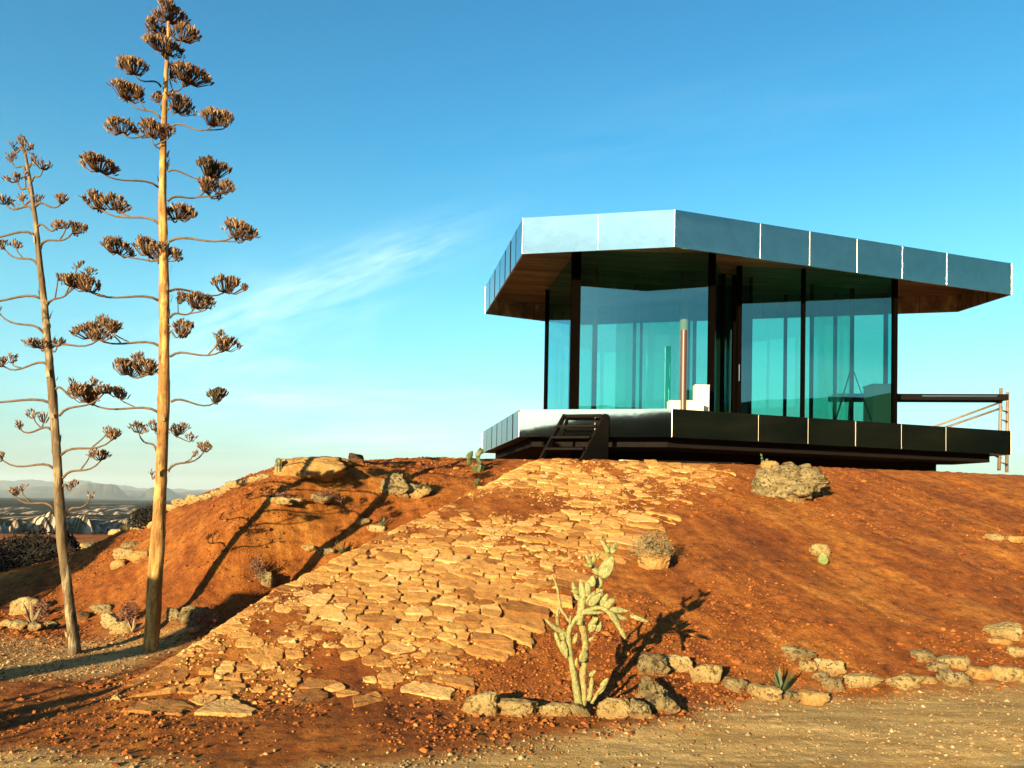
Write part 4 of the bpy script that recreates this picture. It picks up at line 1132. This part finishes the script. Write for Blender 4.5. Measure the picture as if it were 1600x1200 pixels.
HO = Vector((cen.x, cen.y, TOP))
def inset(poly, d):
    out = []
    n = len(poly)
    for i in range(n):
        p0, p1, p2 = poly[i-1], poly[i], poly[(i+1) % n]
        e1 = (p1-p0).normalized(); e2 = (p2-p1).normalized()
        n1 = Vector((-e1.y, e1.x, 0)); n2 = Vector((-e2.y, e2.x, 0))
        b = (n1+n2); b = b/(b.dot(n1))
        out.append(p1+b*d)
    return out
def area(p): return sum(p[i].x*p[(i+1) % len(p)].y-p[(i+1) % len(p)].x*p[i].y for i in range(len(p)))
SG = 1 if area(PL) > 0 else -1
def ins(d): return inset(PL, d*SG)
def hp(mb, name, matl, parent=house, smooth=False, attr=None):
    mb.v = [(v[0]-HO.x, v[1]-HO.y, v[2]-HO.z) for v in mb.v]
    return mb.build(name, matl, parent, smooth)
mb = MB(); mb.prism(ins(.04), ZS+.03, ZR1-.05); roof = hp(mb, 'roof', M_black)
mb = MB(); mb.prism(ins(.045), ZS, ZS+.027); hp(mb, 'soffit', M_wood, roof)
mb = MB(); mb.prism(ins(.04), ZD0+.03, ZD1-.02); deck = hp(mb, 'deck', M_concrete)
mb = MB(); mb.prism(ins(.30), ZD0-.16, ZD0+.027); hp(mb, 'chassis', M_black)
mb = MB(); mb.prism(ins(1.25), 2.2, ZD0-.163); hp(mb, 'plinth', M_black)
# cladding panels: each a thin folded mirror sheet
def panels(i, cuts, z0, z1, nm, matl):
    a, b = PL[i], PL[(i+1) % 6]; d = (b-a); L_ = d.length; d.normalize()
    nrm = Vector((d.y, -d.x, 0))*SG
    for k in range(len(cuts)-1):
        s0, s1 = cuts[k]*L_+(.006 if k else 0), cuts[k+1]*L_-(.006 if k < len(cuts)-2 else 0)
        tl = random.Random(i*31+k+int(z0*10)).uniform(-.004, .004)
        p, q = a+d*s0+nrm*tl, a+d*s1-nrm*tl
        mb = MB(); w = nrm*-.03
        vs = [p+w, p, q, q+w]; mb.add([(v.x, v.y, z0) for v in vs]+[(v.x, v.y, z1) for v in vs],
              [(3, 2, 1, 0), (4, 5, 6, 7), (0, 1, 5, 4), (1, 2, 6, 5), (2, 3, 7, 6), (3, 0, 4, 7)])
        if SG < 0: mb.f = [f[::-1] for f in mb.f]
        hp(mb, nm, matl)
def cutfrac(i, xs, z):
    a, b = PL[i], PL[(i+1) % 6]; out = []
    for px in xs:
        lo, hi = 0., 1.
        best = min(range(1001), key=lambda t: abs(projx(a.lerp(b, t/1000), z)-px)); out.append(best/1000)
    return out
def projx(p, z):
    v = Vector((p.x, p.y, z))-EYE; return 800+F*v.dot(rt)/v.dot(fw)
cr = [0]+cutfrac(1, [1187.5, 1265, 1339, 1410, 1479], ZR0)+[1]
cc_ = [0]+cutfrac(0, [934], ZR0)+[1]
cl_ = [0, .155, .31, .46, .60, .73, .86, 1]
for (z0, z1, nm, mt_) in ((ZR0-.015, ZR1, 'roof_panel', M_mir), (ZD0, ZD1, 'deck_panel', M_mird)):
    panels(0, cc_, z0, z1, nm, mt_); panels(1, cr, z0, z1, nm, mt_)
    panels(2, [0, 1], z0, z1, nm, mt_); panels(3, [0, .17, .33, .5, .67, .83, 1], z0, z1, nm, mt_); panels(4, [0, .5, 1], z0, z1, nm, mt_); panels(5, cl_[:], z0, z1, nm, mt_ if z0 > 4 else M_side_dim)
    # inner timber lining of the roof skirt
    if nm == 'roof_panel':
        A_, B_ = ins(.034), ins(.052)
        for i in range(6):
            mb = MB(); j = (i+1) % 6; q4 = [A_[i], A_[j], B_[j], B_[i]]
            mb.prism(q4 if SG > 0 else q4[::-1], ZR0-.01, ZS-.003); hp(mb, 'skirt_lining', M_wood, roof)
    # joint strips
    for i, cs in ((1, cr[1:-1]), (0, cc_[1:-1]), (5, cl_[1:-1])):
        a, b = PL[i], PL[(i+1) % 6]; d = (b-a).normalized(); nrm = Vector((d.y, -d.x, 0))*SG
        for t in cs:
            p = a.lerp(b, t)+nrm*.002
            mb = MB(); mb.tube([Vector((p.x, p.y, z0+.01)), Vector((p.x, p.y, z1-.01))], .006 if z0 > 4 else .004, 8, cap=False)
            hp(mb, 'joint_strip', (M_silver if z0 > 4 else M_silver_dull) if i != 5 else M_black, smooth=True)
# corner strips
for i in (0, 1, 2, 5):
    p = PL[i]; 
    for z0, z1 in ((ZR0-.01, ZR1), (ZD0, ZD1)):
        mb = MB(); mb.tube([Vector((p.x, p.y, z0)), Vector((p.x, p.y, z1))], .012, 8, cap=False); hp(mb, 'corner_strip', M_silver, smooth=True)
# glazing
def gp(px, Y): 
    v = atY(px, 560, Y); return Vector((v.x, v.y, 0))
GA = gp(898, 15.5); GB = gp(1111, 15.5); GE = gp(1154, 16.35); GF = gp(1397.5, 16.5); GL = gp(853.5, 18.4); GR = gp(1384, 18.1)
GC = gp(1128, 17.1); GD = gp(1150, 17.3); GK = Vector((2.0, 19.1, 0))
print('GLASS', [tuple(round(x, 2) for x in p[:2]) for p in (GA, GB, GC, GD, GE, GF, GR, GK, GL)])
def pane(a, b, nm='glass_pane', z0=ZD1-.005, z1=ZS-.002, t=.02, inset_=.03):
    d = (b-a).normalized(); a = a+d*inset_; b = b-d*inset_; n = Vector((-d.y, d.x, 0))*t/2
    # one sheet: two faces would double the tint
    mb = MB(); mb.add([(a.x, a.y, z0), (b.x, b.y, z0), (b.x, b.y, z1), (a.x, a.y, z1)], [(0, 1, 2, 3)])
    return hp(mb, nm, M_glass)
def post(p, w, nm='mullion', m_=None, w2=None, rz=0):
    mb = MB(); mb.box((p.x, p.y, (ZD1+ZS)/2-.0035), (w, w2 or w, ZS-ZD1-.003), rz); return hp(mb, nm, m_ or M_mull)
segs = [(GL, GA, 0), (GA, GB, 0), (GB, GC, 0), (GC, GD, 0), (GD, GE, 0), (GE, GF, 2), (GF, GR, 0), (GR, GK, 5), (GK, GL, 1)]
for a, b, n in segs:
    cuts = [i/(n+1) for i in range(n+2)] if n else [0, 1]
    if (a, b) == (GE, GF): cuts = [0, .41, 1]
    for i in range(len(cuts)-1):
        pane(a.lerp(b, cuts[i]), a.lerp(b, cuts[i+1]))
        if i:
            d = b-a; post(a.lerp(b, cuts[i]), .07, rz=math.atan2(d.y, d.x), w2=.09)
post(GA, .19, w2=.16); post(GB, .11, w2=.16); post(GC, .06); post(GD, .06); post(GE, .08, w2=.16); post(GF, .07, w2=.14); post(GL, .09); post(GR, .08); post(GK, .08)
# door in the recess, with a bright edge profile and handle
mb = MB(); q = GD.lerp(GC, .45); mb.box((q.x, q.y-.06, ZD1+1.1), (.03, .03, 2.2)); dr = hp(mb, 'door_profile', M_silver)
mb = MB(); q = GE+Vector((-.02, -.12, 0)); mb.beam((q.x, q.y, ZD1+.9), (q.x, q.y, ZD1+1.25), .022); hp(mb, 'door_handle', M_silver, dr)
# service core between the two glass rooms
mb = MB(); mb.box((gp(1138, 17.95).x, 17.95, (ZD1+ZS)/2), (.80, .5, ZS-ZD1-.02)); hp(mb, 'service_core', simple('dark_green_panel', (.006, .012, .007), .5))
# steel columns inside
for px, Y_, r in ((929, 16.6, .055), (1068, 16.9, .095)):
    p = gp(px, Y_); mb = MB(); mb.tube([Vector((p.x, p.y, ZD1)), Vector((p.x, p.y, ZS-.01))], r, 20); hp(mb, 'column', M_rust, smooth=True)
for px, Y_ in ((1129, 16.9), (1146, 16.95), (1172, 17.1), (991, 17.8), (1085, 18.0), (1268, 17.6), (1331, 17.8)):
    p = gp(px, Y_); post(p, .07, m_=M_mull)
# inner glass partition
pane(gp(960, 17.6), gp(1085, 18.0), 'partition_glass'); pane(gp(1268, 17.6), gp(1331, 17.8), 'partition_glass')

# furniture seen through the glass
def furn(mb, name, m_, label, cat, group=None):
    c = Vector(mb.v[0]); return tag(mb.build(name, m_, org=c), label, cat, group)
for px, Yb, W_, H_, lb in ((1056, 14.85, .27, .24, 'low white box on the deck, left of the brown column stand-in'), (1085, 14.8, .32, .24, 'low white box on the deck, right of the brown column stand-in'), (1095.5, 15.15, .28, .60, 'tall white box on the deck behind the two low ones')):
    p = gp(px, Yb); mb = MB(); mb.box((p.x, p.y, ZD1+H_/2), (W_, .24, H_)); mb.box((p.x, p.y, ZD1+H_+.006), (W_+.015, .255, .012)); mb.box((p.x, p.y-.122, ZD1+H_/2), (W_*.96, .006, .035))
    furn(mb, 'white_box', M_white, lb, 'box', 'white boxes on the deck')
p = gp(1068, 14.75); mb = MB(); mb.tube([Vector((p.x, p.y, ZD1)), Vector((p.x, p.y, 5.03))], .060, 20); mb.tube([Vector((p.x, p.y, ZD1)), Vector((p.x, p.y, ZD1+.02))], .13, 20);  # added short upright, standing in for the sunlit part of the column behind
furn(mb, 'column_stand_in', simple('reddish_steel', (.085, .040, .036), .45), 'reddish-brown round stand-in for the sunlit lower part of a column, added on the deck before the left front glass', 'stand-in')
p = gp(1374, 17.2); mb = MB(); mb.box((p.x, p.y, ZD1+.5), (.50, .45, 1.0)); mb.box((p.x, p.y, ZD1+1.012), (.54, .49, .022)); mb.box((p.x, p.y-.232, ZD1+.5), (.46, .012, .92)); mb.box((p.x+.18, p.y-.25, ZD1+.6), (.02, .03, .12))
furn(mb, 'dark_cabinet', simple('slate_panel', (.03, .05, .05), .5), 'tall dark cabinet in the right corner of the glass house', 'cabinet')
p = gp(1331, 17.2); mb = MB()
top = Vector((p.x, p.y, ZD1+1.45))
for a in (R(200), R(330), R(80)):
    mb.beam(top, Vector((p.x+math.cos(a)*.5, p.y+math.sin(a)*.4, ZD1)), .022)
mb.beam((p.x, p.y, ZD1+.5), (p.x, p.y, ZD1+1.75), .03); mb.box((p.x, p.y, ZD1+1.46), (.07, .07, .1))
furn(mb, 'tripod', M_black, 'slim dark tripod stand behind the right glass', 'tripod')
# steps
ZT = ZD1-.03
st = gp(913, 14.3); st = Vector((st.x, st.y, 0))
tl = atY(883, 646, 14.22); tr_ = atY(944, 648, 14.05); ZT = (tl.z+tr_.z)/2
u = Vector((tr_.x-tl.x, -.20, 0)); wstep = u.length; u.normalize(); v = Vector((u.y, -u.x, 0))   # v points down the flight
v = (v + u*-.32).normalized()
T0 = Vector((tl.x, tl.y, 0)); 
steps = empty('entry_steps', (T0.x, T0.y, TOP), 'black steel entry steps leaning against the glass house', 'steps')
SO = Vector((T0.x, T0.y, TOP))
run = .92
for k, s in enumerate((0, wstep)):
    a = T0+u*s
    P4 = [(a-v*.14, ZT), (a, ZT), (a+v*run, TOP-.04), (a+v*(run-.16) if k == 0 else a-v*.14, TOP-.04)]
    if k == 0: P4 = [(a-v*.06, ZT), (a+v*.05, ZT), (a+v*run, TOP-.04), (a+v*(run-.12), TOP-.04)]
    mb = MB(); vs = []
    for off in (-.02, .02):
        for q, z in P4: w_ = q+u*off; vs.append((w_.x-SO.x, w_.y-SO.y, z-SO.z))
    mb.add(vs, [(0, 1, 2, 3), (7, 6, 5, 4), (0, 4, 5, 1), (1, 5, 6, 2), (2, 6, 7, 3), (3, 7, 4, 0)]); mb.build('side_plate', M_black, steps)
for i in range(4):
    f_ = (i+.12)/4; z = ZT-(ZT-TOP)*f_-.01; c = T0+u*wstep/2+v*run*f_
    mb = MB(); mb.box((c.x-SO.x, c.y-SO.y, z-SO.z), (wstep-.04, .22, .035), math.atan2(u.y, u.x)); mb.build('tread', M_black, steps)
# timber blocks and planks under the edge
for px0, px1, pb, m_, lb in ((970, 1000, 718.5, M_timber, 'short pale timber block under the glass house right of the steps'), (1000, 1160, 719.5, M_black, 'long dark plank under the glass house right of the steps')):
    a = atY(px0, pb, 14.6); b = atY(px1, pb, 14.9); mb = MB(); mb.beam((a.x, a.y, 2.47), (b.x, b.y, 2.47), .12, .07)
    mb.box((a.x+.05, a.y+.1, 2.42), (.08, .1, .05)); furn(mb, 'plank', m_, lb, 'plank')

# ------------------------------------------------------------------ scaffold
Ys = 19.5
sp = atY(1563, 735, Ys)
scf = empty('scaffold', (sp.x, sp.y, TOP), 'brown tube scaffold standing behind the right end of the deck', 'scaffold')
SO = Vector((sp.x, sp.y, TOP))
def sb(pa, pb, r, nm, m_=M_scaf, Ya=Ys, Yb=Ys):
    mb = MB(); a = atY(*pa, Ya)-SO; b = atY(*pb, Yb)-SO; mb.tube([a, b], r, 10); return mb.build(nm, m_, scf, smooth=True)
sb((1564, 606), (1561, 735), .040, 'post'); sb((1574.5, 612), (1573, 738), .040, 'post', Ya=Ys+.7, Yb=Ys+.7)
for y in (640, 655, 722):
    sb((1563, y), (1574, y+4), .022, 'rung', Yb=Ys+.7)
sb((1455, 668), (1562, 629), .028, 'brace'); sb((1472, 670), (1566, 637), .028, 'brace', Ya=Ys+.3, Yb=Ys+.3)
mb = MB(); a = atY(1300, 621.5, Ys)-SO; b = atY(1566, 622.5, Ys)-SO; mb.beam(a, b, .5, .15); pl = mb.build('platform', M_black, scf)
mb = MB(); a = atY(1441, 618.5, Ys-.26)-SO; b = atY(1558, 619, Ys-.26)-SO; mb.beam(a, b, .012, .045); mb.build('toe_rail', M_silver, pl)
sb((1530, 700), (1564, 716), .03, 'brace', M_black)
sb((1330, 560), (1330, 700), .03, 'post', M_scaf); 

# ------------------------------------------------------------------ sky, sun, haze
w = bpy.data.worlds.new('World'); sc.world = w; w.use_nodes = True; nt = w.node_tree; L = nt.links
bg = nt.nodes['Background']; sky = N(nt, 'ShaderNodeTexSky', sky_type='NISHITA')
sky.sun_disc = False; sky.sun_elevation = SUNEL; sky.sun_rotation = math.pi+SUNAZ
sky.altitude = 900; sky.air_density = 1.2; sky.dust_density = .6; sky.ozone_density = 2.2
STR = .05
tc = N(nt, 'ShaderNodeTexCoord').outputs['Generated']
spz = N(nt, 'ShaderNodeSeparateXYZ'); L.new(tc, spz.inputs[0])
tint = ramp(nt, spz.outputs[2], [(0, (.17, .28, .36)), (.03, (.22, .38, .46)), (.075, (.48, .76, .80)), (.14, (.60, 1.09, 1.07)), (.24, (.46, 1.18, 1.15)), (.42, (.13, .95, 1.14)), (.7, (.03, .70, 1.02))])
col = mixc(nt, 1, sky.outputs[0], tint, 'MULTIPLY')
# cirrus: stretched noise on the sky dome
def cirrus(az0, el0, ang, length, width, seed, amt):
    """a wisp round direction (az0, el0) running at ang"""
    d0 = Vector((math.sin(R(az0))*math.cos(R(el0)), math.cos(R(az0))*math.cos(R(el0)), math.sin(R(el0))))
    e = Vector((math.cos(R(az0)), -math.sin(R(az0)), 0)); n = e.cross(d0).normalized(); n = n if n.z > 0 else -n
    t = e*math.cos(R(ang))+n*math.sin(R(ang)); s = n*math.cos(R(ang))-e*math.sin(R(ang))
    def dot(vec):
        q = N(nt, 'ShaderNodeVectorMath', operation='DOT_PRODUCT'); L.new(tc, q.inputs[0]); q.inputs[1].default_value = vec; return q.outputs['Value']
    def mth(op, a, b=None):
        q = N(nt, 'ShaderNodeMath', operation=op)
        for i, z in enumerate((a, b)):
            if z is None: continue
            if isinstance(z, (int, float)): q.inputs[i].default_value = z
            else: L.new(z, q.inputs[i])
        return q.outputs[0]
    a = mth('MULTIPLY', dot(t), 1/length); b_ = mth('MULTIPLY', dot(s), 1/width); f = dot(d0)
    cb_ = N(nt, 'ShaderNodeCombineXYZ'); L.new(mth('MULTIPLY', a, 1.6), cb_.inputs[0]); L.new(mth('MULTIPLY', b_, 2.2), cb_.inputs[1]); cb_.inputs[2].default_value = seed
    nn = noise(nt, 1.0, 8, .52, cb_.outputs[0], .5)
    g = mth('EXPONENT', mth('MULTIPLY', mth('ADD', mth('MULTIPLY', a, a), mth('MULTIPLY', b_, b_)), -1.0))
    v_ = mth('MULTIPLY', g, mth('MAXIMUM', mth('MULTIPLY', mth('SUBTRACT', nn.outputs[0], .36), 3.2), 0))
    v_ = mth('MULTIPLY', v_, mth('GREATER_THAN', f, 0))
    return mth('MULTIPLY', v_, amt)
def addm(a, b):
    q = N(nt, 'ShaderNodeMath', operation='ADD'); L.new(a, q.inputs[0]); L.new(b, q.inputs[1]); q.use_clamp = True; return q.outputs[0]
def azel(px, py):
    d = ray(px, py).normalized(); return math.degrees(math.atan2(d.x, d.y)), math.degrees(math.asin(d.z))
ws = [(azel(490, 455), 24, .17, .034, 3.1, .30), (azel(620, 395), 22, .09, .026, 5.5, .20), (azel(420, 620), 3, .10, .012, 8.2, .34), (azel(380, 530), 24, .13, .06, 1.7, .24), (azel(560, 640), 2, .3, .05, 12.7, .22),
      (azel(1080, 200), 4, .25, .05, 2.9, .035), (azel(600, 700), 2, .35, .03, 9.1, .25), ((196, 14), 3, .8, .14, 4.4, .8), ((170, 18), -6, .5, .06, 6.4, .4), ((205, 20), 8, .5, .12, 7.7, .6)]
def glow(az0, el0, wx, wy):
    d0 = Vector((math.sin(R(az0))*math.cos(R(el0)), math.cos(R(az0))*math.cos(R(el0)), math.sin(R(el0))))
    q = N(nt, 'ShaderNodeVectorMath', operation='DOT_PRODUCT'); L.new(tc, q.inputs[0]); q.inputs[1].default_value = d0
    mr = N(nt, 'ShaderNodeMapRange', interpolation_type='SMOOTHSTEP'); mr.inputs['From Min'].default_value = math.cos(wx); mr.inputs['From Max'].default_value = math.cos(wy)
    L.new(q.outputs['Value'], mr.inputs['Value']); return mr.outputs[0]
deep = glow(122, 24, R(62), R(8))  # sky out of view, darkened to shape the right fascia's reflection
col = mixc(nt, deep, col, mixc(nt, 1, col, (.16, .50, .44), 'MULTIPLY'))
mirror_veil = glow(200, 15, R(30), R(10))  # bright sky patch behind the camera, added for the front fascia's reflection
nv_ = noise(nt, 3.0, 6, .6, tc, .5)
mv = N(nt, 'ShaderNodeMath', operation='MULTIPLY'); L.new(mirror_veil, mv.inputs[0]); L.new(ramp(nt, nv_.outputs[0], [(.25, (.55,)*3), (.6, (.95,)*3)]), mv.inputs[1])
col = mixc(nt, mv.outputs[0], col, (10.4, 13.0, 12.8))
acc = None
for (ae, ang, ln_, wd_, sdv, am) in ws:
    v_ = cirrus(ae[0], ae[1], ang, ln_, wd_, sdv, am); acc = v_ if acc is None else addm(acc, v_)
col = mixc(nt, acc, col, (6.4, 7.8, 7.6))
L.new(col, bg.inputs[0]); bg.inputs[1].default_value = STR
sun = bpy.data.lights.new('sun', 'SUN'); sun.energy = 5; sun.angle = R(.5); sun.color = (1, .75, .42)
so = bpy.data.objects.new('sun', sun); C.objects.link(so)
dirv = Vector((math.sin(SUNAZ)*math.cos(SUNEL), math.cos(SUNAZ)*math.cos(SUNEL), -math.sin(SUNEL)))
so.rotation_euler = dirv.to_track_quat('-Z', 'Y').to_euler(); so.location = (-10, -15, 12)
HAZE = True
if HAZE:
    mb = MB(); mb.box((0, 0, 250), (46000, 46000, 650))
    hz, ntz, bz = mat('haze_air'); ntz.nodes.remove(bz)
    vol = N(ntz, 'ShaderNodeVolumePrincipled'); vol.inputs['Color'].default_value = (.62, .80, .92, 1); vol.inputs['Density'].default_value = .000055
    vol.inputs['Anisotropy'].default_value = 0
    ntz.links.new(vol.outputs[0], ntz.nodes['Material Output'].inputs['Volume'])
    tag(mb.build('haze', hz), kind='stuff')
sc.view_settings.view_transform = 'Standard'; sc.view_settings.look = 'None'; sc.view_settings.exposure = 2.1
for m_ in bpy.data.materials:
    nt_ = m_.node_tree
    for b_ in [n for n in nt_.nodes if n.type == 'BSDF_PRINCIPLED' and n.inputs['Metallic'].default_value < .9]:
        mx_ = N(nt_, 'ShaderNodeMix', data_type='RGBA', blend_type='MULTIPLY'); mx_.inputs[0].default_value = 1; mx_.inputs[7].default_value = (.74, .72, .70, 1)
        src = b_.inputs['Base Color']
        if src.is_linked: nt_.links.new(src.links[0].from_socket, mx_.inputs[6])
        else: mx_.inputs[6].default_value = src.default_value
        nt_.links.new(mx_.outputs[2], src)
sc.cycles.max_bounces = 10; sc.cycles.transparent_max_bounces = 24; sc.cycles.glossy_bounces = 5; sc.cycles.volume_bounces = 0
sc.cycles.use_denoising = True; sc.cycles.sample_clamp_indirect = 6
